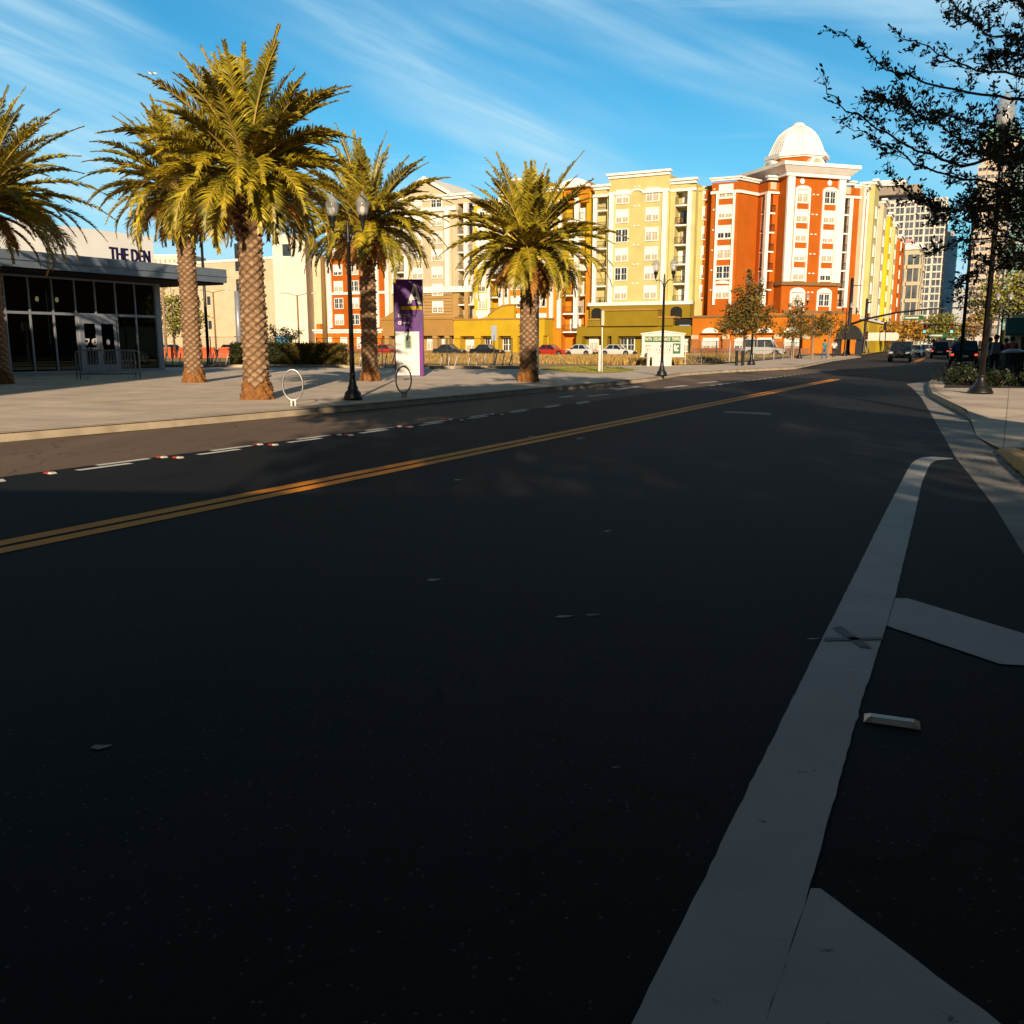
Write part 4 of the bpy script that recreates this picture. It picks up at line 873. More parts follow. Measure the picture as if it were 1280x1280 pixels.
def palm(label, base, h, crown, seed, nf=62, r=.33, scale=1.0, lean=0.0, wide=.42):
    rg = random.Random(seed); t = thing('date_palm', label, 'palm tree', (base[0], base[1], HS), rg.uniform(0, 6), 'date palms planted in the paved plaza')
    link('trunk', palm_trunk(h, r, seed), 'palmtrunk', t)
    mb = MB(); rc = MB(); dm = MB(); top = (0, 0, h + .25)
    for i in range(nf):
        f = i / (nf - 1); az = i * 2.39996 + rg.uniform(-.4, .4)
        el = R(80) - R(92) * f ** .78 + rg.uniform(-.16, .16)
        Ln = crown * (.92 + .12 * math.sin(f * 3.1)) * rg.uniform(.80, 1.08) * (1.02 - .20 * f)
        droop = (.30 + 1.15 * min(1, f * 1.2)) * rg.uniform(.8, 1.15)
        frond(mb, rc, rg, (0, 0, top[2] + .35 * (1 - f)), az, el, Ln, droop, 0, wide)
    for i in range(12): frond(dm, rc, rg, (0, 0, h - .05), i * .55 + rg.uniform(-.2, .2), R(-18) + rg.uniform(-.3, .35), crown * rg.uniform(.35, .62), .9, 0, wide * .7)
    for i in range(70):   # fibrous boots and fruit stalks at the throat
        a_ = rg.uniform(0, 6.3); z = h - rg.uniform(-.3, .8); o = Vector((r * math.cos(a_), r * math.sin(a_), z)); v_ = Vector((math.cos(a_), math.sin(a_), rg.uniform(.6, 1.6))).normalized()
        rc.tube([tuple(o), tuple(o + v_ * rg.uniform(.15, .45))], [.05, .02], 4)
    mb.build('crown', 'frond', t); rc.build('frond_stems', 'rachis', t); dm.build('dry_fronds', 'fronddry', t); return t
gz = lambda x, y: G(x, y, HS)
palm('large date palm in the middle of the plaza beside the ring bike rack', gz(322, 499), 4.95, 3.15, 11, 92, .285, wide=.52)
palm('date palm standing alone at the right, in front of the golden apartment block', gz(660, 477), 4.3, 3.5, 23, 90, .28, wide=.46)
palm('date palm between the near lamp post and the purple sign', gz(463, 476), 5.2, 3.4, 37, 88, .27, wide=.46)
palm('date palm beside the canopy end, left of the large middle palm', gz(243, 478), 6.1, 3.35, 41, 90, .29, wide=.46)
palm('tall leaning-crowned date palm cut by the left edge of the photo', gz(0, 480), 5.6, 4.2, 59, 104, .32, wide=.50)

# ------------------------------------------------------------------ lamp posts
globe = bpy.data.materials.new('ribbed_lamp_glass'); globe.use_nodes = True; _t = globe.node_tree; _n = _t.nodes; _b = _n['Principled BSDF']
_b.inputs['Base Color'].default_value = (.42, .42, .42, 1); _b.inputs['Roughness'].default_value = .18; _b.inputs['Transmission Weight'].default_value = .0; _b.inputs['Alpha'].default_value = .35
M['globe'] = globe
_lm = {}
def lampmeshes():
    if _lm: return _lm
    b_ = MB(); b_.lathe([(.27, 0), (.27, .10), (.235, .15), (.24, .2), (.155, .29), (.15, .36), (.12, .42), (.085, .62), (.08, .70), (.095, .72), (.07, .78)], seg=16); _lm['base'] = b_.mesh('base', True)
    p = MB(); p.lathe([(.072, .7), (.055, 4.35), (.075, 4.37), (.075, 4.43), (.05, 4.48), (.05, 4.75), (.03, 4.85), (.045, 4.9), (.0, 5.02)], seg=14); _lm['pole'] = p.mesh('pole', True)
    a = MB(); a.tube([(.05, 0, 4.45), (.14, 0, 4.62), (.28, 0, 4.70), (.40, 0, 4.66), (.44, 0, 4.75)], .024, 6); _lm['arm'] = a.mesh('arm', True)
    h = MB(); h.lathe([(.0, -.16), (.035, -.1), (.06, 0), (.055, .06), (.10, .12), (.105, .22), (.12, .25)], seg=14); _lm['head'] = h.mesh('lamp_head', True)
    g = MB(); g.lathe([(.115, .25), (.155, .34), (.18, .48), (.19, .56), (.17, .6), (.15, .68), (.10, .76), (.03, .8)], seg=20); _lm['globe'] = g.mesh('globe', True)
    u_ = MB(); u_.lathe([(.0, .26), (.055, .28), (.085, .36), (.07, .46), (.02, .5), (.0, .5)], seg=12); _lm['bulb'] = u_.mesh('bulb', True)
    f = MB(); f.lathe([(.185, .585), (.19, .60), (.15, .64), (.09, .73), (.04, .79), (.025, .83), (.04, .86), (.0, .9)], seg=16); _lm['cap'] = f.mesh('globe_cap', True)
    return _lm
M['bulb'] = mat('frosted_refractor', (.85, .83, .8), .3, .02)
def lamp(label, base, sc=1.0, rz=0.0, z=HS, group='black twin-globe lamp posts', slim=False):
    m_ = lampmeshes(); t = thing('street_lamp', label, 'lamp post', (base[0], base[1], z), rz, group); t.scale = (sc, sc, sc)
    bb = link('base', m_['base'], 'black', t); bp_ = link('pole', m_['pole'], 'black', t)
    if slim: bb.scale = (.9, .9, .5); bp_.scale = (.82, .82, 1); bp_.location.z = -.3
    for s_ in (0, math.pi):
        a = link('arm', m_['arm'], 'black', t, (0, 0, 0), s_); h = link('lamp_head', m_['head'], 'black', t, (.44 * math.cos(s_), 0, 4.86)); 
        link('globe', m_['globe'], 'globe', h); link('bulb', m_['bulb'], 'bulb', h); link('globe_cap', m_['cap'], 'globe', h)
    return t
lamp('black twin-globe street lamp standing by the curb beside the large middle palm', gz(441.5, 500), .855, R(-10))
lamp('black twin-globe street lamp in front of the white roadside sign', gz(827, 470), .86, R(-24))
lamp('black twin-globe street lamp beside the two dark litter bins under the tallest young tree', at(940, 61), 1.0, R(-24))
for px, D, lb in ((1000, 88, 'black twin-globe lamp post among the young trees before the corner tower'), (1056, 106, 'black twin-globe lamp post beside the arched black awning'), (1106, 150, 'black twin-globe lamp post in front of the white wall banner'), (990, 112, 'black twin-globe lamp post nearest the corner tower entrance')):
    lamp(lb, at(px, D), 1.05, R(-26))
lamp('black twin-globe lamp post behind the planted kerb corner, nearer of the two in the shrubs', gz(1225, 492), 1.36, R(62), slim=True)
lamp('darker black lamp post standing deeper in the kerb corner shrubs', at(1202.5, 41), 1.36, R(62), slim=True)
lamp('black twin-globe lamp post on the right pavement behind the pedestrians', at(1250, 57), .78, R(-20))
lamp('tall slim lamp post beyond the pedestrians on the right pavement', at(1262, 80), 1.2, R(-20))

# ------------------------------------------------------------------ purple A kiosk
kp = Vector(gz(494.5, 470.5)); t = thing('wayfinding_sign', 'tall purple parking sign with large white A and pale lower panel', 'sign pillar', (kp.x + .60, kp.y, HS), R(-3)); t.scale = (.885,) * 3
KH = 4.55
M['purple'] = mat('purple_printed_panel', (.13, .012, .20), .35, .6, 1.3, c2=(.022, .006, .085), spec=.5)
M['magenta'] = mat('magenta_panel_edge', (.16, .02, .20), .35, .3, .8)
mb = MB(); mb.box(-.68, .68, 0, .28, 0, KH); mb.build('sign_body', 'purple', t); mb = MB(); mb.box(.52, .67, -.012, 0, .02, 2.12); mb.build('edge_panel', 'magenta', t)
mb = MB(); mb.box(-.70, -.66, -.02, .30, 0, KH + .02); mb.build('side_trim', 'rail', t)
mb = MB(); mb.box(-.64, .50, -.03, 0, .05, 2.12); mb.build('lower_panel', mat('white_lower_panel', (.66, .64, .60), .4, .10, 2.5), t)
mb = MB(); mb.box(-.22, .15, -.036, -.031, 1.28, 1.96); mb.build('screen_frame', mat('teal_screen_frame', (.05, .45, .42), .3, .3, 3, c2=(.55, .5, .1)), t)
mb = MB(); mb.box(-.15, .08, -.041, -.037, 1.36, 1.90); mb.build('screen', mat('screen_picture', (.25, .2, .18), .3, .6, 7, c2=(.03, .03, .04)), t)
le = MB(); 
for poly in ([(.0 - .03, 2.86 + .0), (.16, 2.86), (.40, 3.62), (.40, 4.24), (.335, 4.24)], [(.645, 2.86), (.48, 2.86), (.40, 3.2), (.40, 4.24), (.465, 4.24)]): pass
A_ = [(-.03, 3.50), (.13, 3.50), (.19, 3.68), (.43, 3.68), (.48, 3.50), (.65, 3.50), (.41, 4.28), (.40 - .01 - .18 + .06, 4.28)]
mb = MB(); mb.prof([(-.03, 3.40), (.14, 3.40), (.355, 4.28), (.27, 4.28)][::-1], -.03, 0); mb.prof([(.48, 3.40), (.65, 3.40), (.40, 4.28), (.30, 4.28)][::-1], -.032, 0); mb.prof([(.18, 3.60), (.44, 3.60), (.40, 3.76), (.22, 3.76)][::-1], -.028, 0); mb.build('letter_a', 'paintwhite', t)['label'] = 'large white letter A'
mb = MB(); mb.box(-.35, .66, -.02, 0, 3.14, 3.30); mb.build('gold_bar', 'gold', t)
for z in (2.87, 2.53):
    mb = MB(); mb.prof([(-.42 + .085 * math.cos(k * math.pi / 8), z + .085 * math.sin(k * math.pi / 8)) for k in range(16)][::-1], -.012, 0); o = mb.build('round_icon', 'paintwhite', t)
    mb = MB(); mb.prof([(-.42 + .04 * math.cos(k * math.pi / 6), z + .04 * math.sin(k * math.pi / 6)) for k in range(12)][::-1], -.015, -.0125); mb.build('icon_mark', 'purple', o)
for z, ws in ((2.90, (.12, .16, .09)), (2.80, (.1, .08, .18, .08)), (2.53, (.2, .06))):
    x = -.28; mb = MB(); 
    for w_ in ws:
        k = x
        while k < x + w_: mb.box(k, k + .018, -.008, 0, z - .022, z + .022); k += .028
        x += w_ + .03
    mb.build('small_lettering', 'alu' if z > 2.7 else 'paintwhite', t)

# ------------------------------------------------------------------ bike rings and wave racks
def ring(label, p, rz):
    t = thing('ring_bike_rack', label, 'bike rack', (p[0], p[1], HS), rz, 'steel ring bike racks near the curb'); t.scale = (.85, .85, .93)
    mb = MB(); mb.tube([(.26 * math.cos(a), 0, .50 + .36 * math.sin(a)) for a in [k * math.pi / 20 for k in range(41)]], .024, 8, False); mb.build('ring', 'steel', t, smooth=True)
    for x in (-.05, .05):
        mb = MB(); mb.box(x - .022, x + .022, -.03, .03, 0, .17); mb.build('foot', 'steel', t)
ring('shiny steel ring bike rack between the large palm and the near lamp post', gz(367, 507.5), R(5)); ring('darker steel ring bike rack in front of the purple sign', gz(505, 497.5), R(35))
wr = []
def wave(label, p, rz, n=3):
    t = thing('wave_bike_rack', label, 'bike rack', (p[0], p[1], HS), rz, 'galvanised wave bike racks in a row')
    if not wr:
        mb = MB(); mb.tube([(-.62, 0, 0), (-.52, 0, .5), (-.46, 0, .82)], .034, 7); mb.tube([(-.16, 0, .0), (-.10, 0, .45), (-.02, 0, .84)], .034, 7)
        mb.tube([(-.16, 0, .03), (-.02, 0, .0), (.10, 0, .0), (.2, 0, .08), (.32, 0, .45), (.42, 0, .82)], .034, 7); wr.append(mb.mesh('rack_tube', True)); q = MB(); q.box(-.66, .3, -.05, .05, 0, .015); wr.append(q.mesh('base_plate'))
    link('rack_tube', wr[0], 'galv', t); link('base_plate', wr[1], 'steel', t)
names = ['leftmost wave rack, by the glass corner post', 'wave rack between the glass corner and the left middle palm', 'wave rack just right of the left middle palm', 'wave rack left of the clipped hedge', 'wave rack right of the hedge, behind the near lamp post', 'wave rack hidden beside the purple sign', 'wave rack just right of the purple sign', 'middle one of three wave racks right of the purple sign', 'wave rack nearest the lone palm at the right']
for (px, D), nm in zip(((208, 56), (226, 56), (262, 56), (276, 56), (452, 53.5), (484, 53), (563, 51.9), (598, 51.9), (631, 51.9)), names): wave('galvanised ' + nm, at(px, D), R(-6 if px > 500 else 4))

# crowd barriers before the shop door
def barrier(label, p, rz):
    t = thing('crowd_barrier', label, 'barrier', (p[0], p[1], HS), rz, 'crowd barriers by the shop door'); W_ = 2.15
    mb = MB(); pts = [(0, 0, .02), (0, 0, .95), (.03, 0, 1.06), (.14, 0, 1.12), (W_ - .14, 0, 1.12), (W_ - .03, 0, 1.06), (W_, 0, .95), (W_, 0, .02)]; mb.tube(pts, .024, 7); mb.tube([(0, 0, .2), (W_, 0, .2)], .02, 6); mb.build('frame', 'fascia', t, smooth=True)
    mb = MB(); [mb.tube([(.1 + i * .105, 0, .2), (.1 + i * .105, 0, 1.11)], .009, 5) for i in range(19)]; mb.build('bars', 'fascia', t)
    for x in (.25, W_ - .25):
        mb = MB(); mb.tube([(x, -.28, .015), (x, 0, .1), (x, .28, .015)], .018, 5); mb.build('foot', 'fascia', t)
b0 = Vector(gz(101, 474.5)); barrier('nearer steel crowd barrier in front of the glass door', b0, R(20)); barrier('second crowd barrier tucked just behind the nearer one', b0 + Vector((-.35, .45)), R(24))
# ------------------------------------------------------------------ foliage
def leafcloud(mb, rg, blobs, n, size, flat=.6, shell=.35):
    """n pointed leaves gathered in clumps through a set of ellipsoids"""
    vol = [b[3] * b[4] * b[5] for b in blobs]; tot = sum(vol)
    for b, v in zip(blobs, vol):
        k = max(3, int(n * v / tot)); ncl = max(3, k // 26)
        for c in range(ncl):
            while True:
                d = Vector((rg.uniform(-1, 1), rg.uniform(-1, 1), rg.uniform(-1, 1)))
                if shell < d.length < 1: break
            cc_ = Vector((b[0] + d.x * b[3], b[1] + d.y * b[4], b[2] + d.z * b[5])); cr = min(b[3], b[5]) * rg.uniform(.14, .32)
            for j in range(k // ncl):
                o = cc_ + Vector((rg.gauss(0, cr), rg.gauss(0, cr), rg.gauss(0, cr * .7)))
                a = Vector((rg.uniform(-1, 1), rg.uniform(-1, 1), rg.uniform(-.8, .8))).normalized(); s_ = size * rg.uniform(.6, 1.35)
                bb = a.orthogonal().normalized(); bb.rotate(Matrix.Rotation(rg.uniform(0, 6.28), 3, a)); w_ = bb * s_ * .28
                mb.add([tuple(o), tuple(o + a * s_ * .5 + w_), tuple(o + a * s_), tuple(o + a * s_ * .5 - w_)], [(0, 1, 2, 3)])
def tree(label, p, h, blobs, leafm, n, size, tr=.09, z=0.0, barkm='bark', group=None, name='street_tree', trunk_h=None, seed=1, cat='tree'):
    rg = random.Random(seed); t = thing(name, label, cat, (p[0], p[1], z), 0, group); th = trunk_h or h * .4
    mb = MB(); mb.tube([(0, 0, -.05), (.02, 0, th * .5), (-.01, .02, th), (.02, 0, th + (h - th) * .45), (0, 0, h * .92)], [tr * 1.2, tr, tr * .85, tr * .5, tr * .15], 8)
    for b in blobs:
        for q in range(4):
            e = Vector((b[0] + rg.uniform(-.6, .6) * b[3], b[1] + rg.uniform(-.6, .6) * b[4], b[2] + rg.uniform(-.4, .6) * b[5])); s0 = Vector((0, 0, th + rg.uniform(0, .5) * max(.1, e.z - th)))
            m_ = s0.lerp(e, .5) + Vector((0, 0, -.08)); mb.tube([tuple(s0), tuple(m_), tuple(e)], [tr * .45, tr * .28, tr * .08], 5)
    mb.build('trunk', barkm, t); mb = MB(); leafcloud(mb, rg, blobs, n, size); mb.build('crown', leafm, t); return t
GY = 'young street trees before the corner tower'
tree('tallest young street tree, conical crown, beside the two dark litter bins', at(930, 60), 5.9, [(-.1, 0, 2.7, 2.0, 1.5, .85), (.2, 0, 3.5, 1.5, 1.3, .9), (.2, 0, 4.6, .9, .9, .8), (.3, 0, 5.5, .4, .4, .55)], 'leafgreen', 5200, .18, .075, HS, 'bark', GY, trunk_h=1.9, seed=3)
tree('pointed young street tree second from the left, before the tower podium', at(992, 80), 5.4, [(0, 0, 2.6, 1.5, 1.2, .9), (.1, 0, 3.7, 1.0, .9, .8), (0, 0, 4.7, .45, .45, .7)], 'leafgreen', 1900, .19, .07, HS, 'paletrunk', GY, trunk_h=1.8, seed=4)
tree('round young street tree third from the left, with a pale trunk', at(1016, 84), 4.6, [(0, 0, 2.8, 1.3, 1.2, .9), (.1, 0, 3.6, .8, .8, .6)], 'leafgreen', 1300, .19, .10, HS, 'paletrunk', GY, trunk_h=1.8, seed=5)
tree('round young street tree beside the person in teal', at(1036, 87), 4.7, [(0, 0, 2.9, 1.35, 1.2, .95), (0, 0, 3.8, .8, .8, .6)], 'leafgreen', 1300, .19, .10, HS, 'paletrunk', GY, trunk_h=1.8, seed=6)
GG = 'golden trees lining the far left of the street'
for i, (px, D, s_, m_, lb) in enumerate(((1112, 175, 1.0, 'leafgold', 'golden tree right of the white wall banner, leftmost of its row'), (1128, 185, 1.1, 'leafgold', 'orange-golden tree below the office building'), (1141, 200, 1.15, 'leafgold', 'golden tree left of the big yellow-green tree'), (1150, 215, 1.0, 'leafgold', 'small golden tree tucked under the yellow-green tree'))):
    p = at(px, D); tree(lb, p, 6 * s_, [(0, 0, 3.6 * s_, 2.4 * s_, 2.4 * s_, 1.7 * s_), (.5, 0, 4.8 * s_, 1.4 * s_, 1.4, 1.1 * s_)], m_, 1200, .45, .15, 0, 'bark', GG, trunk_h=1.9, seed=20 + i)
tree('large rounded yellow-green tree at the end of the golden row', at(1172, 205), 9.2, [(0, 0, 5.6, 4.2, 3.5, 2.6), (1.5, 0, 4.4, 3.4, 3, 1.8), (-1, 0, 7.2, 2.2, 2, 1.4)], 'leafyel', 3000, .5, .3, 0, 'bark', seed=31, trunk_h=2.4)
tree('dark evergreen tree below the yellow-green tree beside the far cars', at(1190, 215), 5.5, [(0, 0, 2.6, 4.2, 3, 2.2), (2.4, 0, 4.0, 2.6, 2, 1.8), (-3, 0, 1.6, 2.4, 2, 1.4)], 'leafdk2', 2200, .45, .2, 0, 'bark', seed=32, trunk_h=1)
tree('olive tree seen between the glass corner and the left middle palm', at(218, 95), 8.0, [(0, 0, 4.6, 2.0, 2, 2.0), (1.3, 0, 3.8, 1.9, 1.8, 1.8), (-.8, 0, 6.2, 1.3, 1.3, 1.3), (1.9, 0, 5.6, 1.0, 1, .9)], 'leafyel', 2600, .3, .13, 0, 'bark', seed=33, trunk_h=2.2)
tree('dark small tree over the parking lot behind the clipped hedge', at(345, 100), 3.8, [(0, 0, 2.4, 2.6, 1.6, 1.0), (-3, 0, 2.6, 2.0, 1.4, .7)], 'shrub', 1500, .25, .1, 0, 'bark', seed=34, trunk_h=1.2)
GRt = 'trees over the right pavement'
for i, (px, D, s_, m_, lb) in enumerate(((1268, 62, 1.0, 'leafyel', 'sunlit yellow-green tree above the green awning at the right edge'), (1232, 90, 1.15, 'leafdk2', 'dark tree behind the two kerb corner lamp posts'), (1217, 150, 1.0, 'leafgold', 'rust coloured tree at the far right of the street'), (1262, 100, 1.3, 'leafgold', 'orange sunlit tree behind the pedestrians'))):
    tree(lb, at(px, D), 7 * s_, [(0, 0, 4.6 * s_, 2.4 * s_, 2.4, 1.6 * s_), (1.2, 0, 5.8 * s_, 1.8, 1.8, 1.2 * s_), (-1.2, 0, 3.9 * s_, 1.5, 1.5, 1.0)], m_, 1900, .26, .14, HS, 'bark', GRt, trunk_h=2.4, seed=40 + i)

# clipped hedge: one solid dense hedge in two blocks
def hedge(label, a, b_, w_, h, leafm, n, seed, size=.09):
    rg = random.Random(seed); a = Vector(a); b_ = Vector(b_); ln = (b_ - a).length; t = thing('hedge', label, 'hedge', (a.x, a.y, HS), math.atan2((b_ - a).y, (b_ - a).x), 'clipped hedges behind the plaza')
    mb = MB(); mb.box(.08, ln - .08, .08, w_ - .08, 0, h - .08); mb.build('inner_twigs', 'bark', t)
    mb = MB()
    for i in range(n):
        f = rg.random()
        if f < .55: o = Vector((rg.uniform(0, ln), rg.uniform(-.05, .12), rg.uniform(.02, h)))
        elif f < .9: o = Vector((rg.uniform(0, ln), rg.uniform(0, w_), h + rg.gauss(-.04, .07)))
        else: o = Vector((rg.choice((0, ln)) + rg.uniform(-.1, .1), rg.uniform(0, w_), rg.uniform(.02, h)))
        d = Vector((rg.uniform(-1, 1), rg.uniform(-1.2, .3), rg.uniform(-.3, 1))).normalized(); q = d.orthogonal().normalized() * size * .3; s_ = size * rg.uniform(.7, 1.5)
        mb.add([tuple(o), tuple(o + d * s_ * .5 + q), tuple(o + d * s_), tuple(o + d * s_ * .5 - q)], [(0, 1, 2, 3)])
    mb.build('foliage', leafm, t)
hedge('dark clipped box hedge behind the large middle palm', at(287, 57), at(356, 57), 1.4, 1.30, 'shrub', 5200, 51, .13); hedge('right half of the clipped hedge with sun catching its end', at(357, 56.4), at(424, 55.6), 1.4, 1.28, 'leafgreen', 5200, 52, .13)

# shrubs in the kerb corner bed on the right
M['bed'] = mat('dark_mulch', (.04, .025, .015), .95, .4, 6, .5, 40)
bed = [(14.9, 31.6), (13.6, 28.95), (20.5, 28.6), (26, 33), (24, 41), (18.5, 38.8), (16.6, 35.6)]
sheet('planting_bed', ccw(bed), HS + .012, 'bed')
spots = [(15.3, 31.3, .62, 'nearest the kerb nose'), (16.3, 32.6, .72, 'behind the kerb nose'), (17.2, 34.6, .78, 'with orange-tinged leaves beside the far lamp'), (15.9, 29.9, .5, 'low at the left foot of the near lamp'), (17.6, 31.2, .75, 'dark and dense between the lamp posts'), (18.9, 30.2, .72, 'right of the near lamp post'), (20.0, 32.0, .78, 'under the pedestrians at the right edge'), (18.6, 33.4, .8, 'in the middle of the bed'), (20.8, 30.2, .6, 'thin and grassy at the right edge')]
for i, (x, y, hh, lb) in enumerate(spots):
    rg = random.Random(80 + i); t = thing('shrub', 'low dark shrub in the bed, ' + lb, 'shrub', (x, y, HS + .01), 0, 'shrubs in the kerb corner bed')
    mb = MB(); leafcloud(mb, rg, [(0, 0, hh * .45, .85, .8, hh * .55)], 1300, .085, shell=.15); mb.build('foliage', 'shrub', t)
    mb = MB(); [mb.tube([(rg.uniform(-.1, .1), rg.uniform(-.1, .1), 0), (rg.uniform(-.5, .5), rg.uniform(-.5, .5), hh * .8)], [.015, .005], 4) for _ in range(7)]; mb.build('stems', 'bark', t)
# dry grass tufts over the empty lot, and the grass patch blades: stuff nobody could count
def blades(name, label, poly_pts, n, h, m_, seed, z=HS):
    rg = random.Random(seed); mb = MB(); xs = [p[0] for p in poly_pts]; ys = [p[1] for p in poly_pts]
    def inside(x, y):
        c = False; j = len(poly_pts) - 1
        for i in range(len(poly_pts)):
            xi, yi = poly_pts[i]; xj, yj = poly_pts[j]
            if (yi > y) != (yj > y) and x < (xj - xi) * (y - yi) / (yj - yi) + xi: c = not c
            j = i
        return c
    k = 0
    while k < n:
        x = rg.uniform(min(xs), max(xs)); y = rg.uniform(min(ys), max(ys))
        if not inside(x, y): continue
        k += 1; hh = h * rg.uniform(.3, 1.2); a = rg.uniform(0, 6.3); w_ = h * .10; q = (math.cos(a) * w_, math.sin(a) * w_); l_ = (rg.uniform(-.4, .4) * hh, rg.uniform(-.4, .4) * hh)
        mb.add([(x - q[0], y - q[1], z), (x + q[0], y + q[1], z), (x + l_[0], y + l_[1], z + hh)], [(0, 1, 2)])
    o = mb.build(name, m_); tag(o, label, 'grass', None, 'stuff'); return o
blades('grass', 'short olive grass growing on the patch by the curb', patch, 16000, .07, 'leafyel', 61)
blades('dry_grass', 'straw coloured dry grass across the empty lot before the apartments', [(-2, 62), (13, 66), (34, 112), (40, 128), (-20, 140), (-20, 66)], 30000, .26, 'drygrass', 62)
blades('lot_edge_grass', 'rough weeds along the near edge of the empty lot', [(9.5, 58.5), (19, 76), (14, 80), (4, 64)], 6000, .45, 'drygrass', 63)

# the oak over the photographer: limbs reach into the picture from the right
rg = random.Random(5)
OK = Vector((9.6, 7.2)); t = thing('live_oak', 'spreading live oak whose leafy boughs hang into the upper right corner', 'tree', (OK.x, OK.y, 0))
def loc(px, py, D):
    u = (px - 640) / FPX; v = (640 - py) / FPX; d = Vector((u, math.cos(PIT) + v * math.sin(PIT), -math.sin(PIT) + v * math.cos(PIT))); d *= D / d.y; return Vector((d.x - OK.x, d.y - OK.y, EYE + d.z))
trunk = MB(); trunk.tube([(0, 0, -.1), (.05, .05, 1.2), (0, .1, 2.6), (.1, .2, 3.6)], [.36, .27, .25, .22], 12)
lv = MB(); br = MB()
LN_ = .055
def leaf(o, d, s_):
    d = d.normalized(); q = d.orthogonal().normalized(); q.rotate(Matrix.Rotation(rg.uniform(0, 6.28), 3, d)); n_ = d.cross(q) * s_ * .10
    w_ = q * s_ * .19
    lv.add([tuple(o), tuple(o + d * s_ * .35 + w_ * .9 + n_), tuple(o + d * s_ * .75 + w_ + n_), tuple(o + d * s_), tuple(o + d * s_ * .75 - w_ + n_), tuple(o + d * s_ * .35 - w_ * .9 + n_)], [(0, 1, 2, 3, 4, 5)])
def leafy(pts, dens):
    for i in range(len(pts) - 1):
        a, b_ = pts[i], pts[i + 1]; L_ = (b_ - a).length; n_ = max(1, int(L_ / dens))
        for k in range(n_):
            o = a.lerp(b_, (k + rg.random()) / n_) + Vector((rg.gauss(0, .012), rg.gauss(0, .012), rg.gauss(0, .012))); d = (b_ - a).normalized()
            for _ in range(rg.choice((1, 1, 2))):
                leaf(o, d * rg.uniform(.2, 1) + Vector((rg.uniform(-1, 1), rg.uniform(-1, 1), rg.uniform(-.7, 1))) * .8, LN_ * rg.uniform(.65, 1.35))
def twig(o, d, L_, lev, dens):
    n_ = 4; pts = [o.copy()]; d = d.normalized()
    for i in range(n_):
        d = (d + Vector((rg.uniform(-1, 1), rg.uniform(-1, 1), rg.uniform(-1, 1))) * .22 + Vector((-.03, 0, .03))).normalized(); o = o + d * L_ / n_; pts.append(o.copy())
    br.tube(pts, [.004 + .002 * lev, .0035 + .0015 * lev, .003, .0025, .002], 3, False); leafy(pts, dens)
    if lev > 0:
        for _ in range(3):
            k = rg.randint(1, 3); twig(pts[k], d + Vector((rg.uniform(-1, 1), rg.uniform(-1, 1), rg.uniform(-1, .8))) * .9, L_ * rg.uniform(.35, .6), lev - 1, dens)
def bough(pix, D0, D1, r0, every, L_, lev=1, dens=.042, tipfree=.0):
    pts = []; n_ = len(pix)
    P_ = [loc(x, y, D0 + (D1 - D0) * i / (n_ - 1)) for i, (x, y) in enumerate(pix)]
    for i in range(n_ - 1):
        for k in range(4):
            p = P_[i].lerp(P_[i + 1], k / 4) + Vector((rg.uniform(-1, 1), rg.uniform(-1, 1), rg.uniform(-1, 1))) * .03; pts.append(p)
    pts.append(P_[-1]); m_ = len(pts); br.tube(pts, [max(.0035, r0 * .32 * (1 - i / m_) ** .9 + .0025) for i in range(m_)], 6, False)
    tot = 0
    for i in range(m_ - 1):
        seg = pts[i + 1] - pts[i]; tot += seg.length
        while tot > every:
            tot -= every; f = i / m_; o = pts[i].lerp(pts[i + 1], rg.random())
            twig(o, seg.normalized() * .7 + Vector((rg.uniform(-1, 1), rg.uniform(-1, 1), rg.uniform(-1, 1))) * .8, L_ * (1 - .65 * f) * rg.uniform(.6, 1.2), lev if f < .75 else 0, dens)
    leafy(pts[m_ // 2:], dens * 1.1)
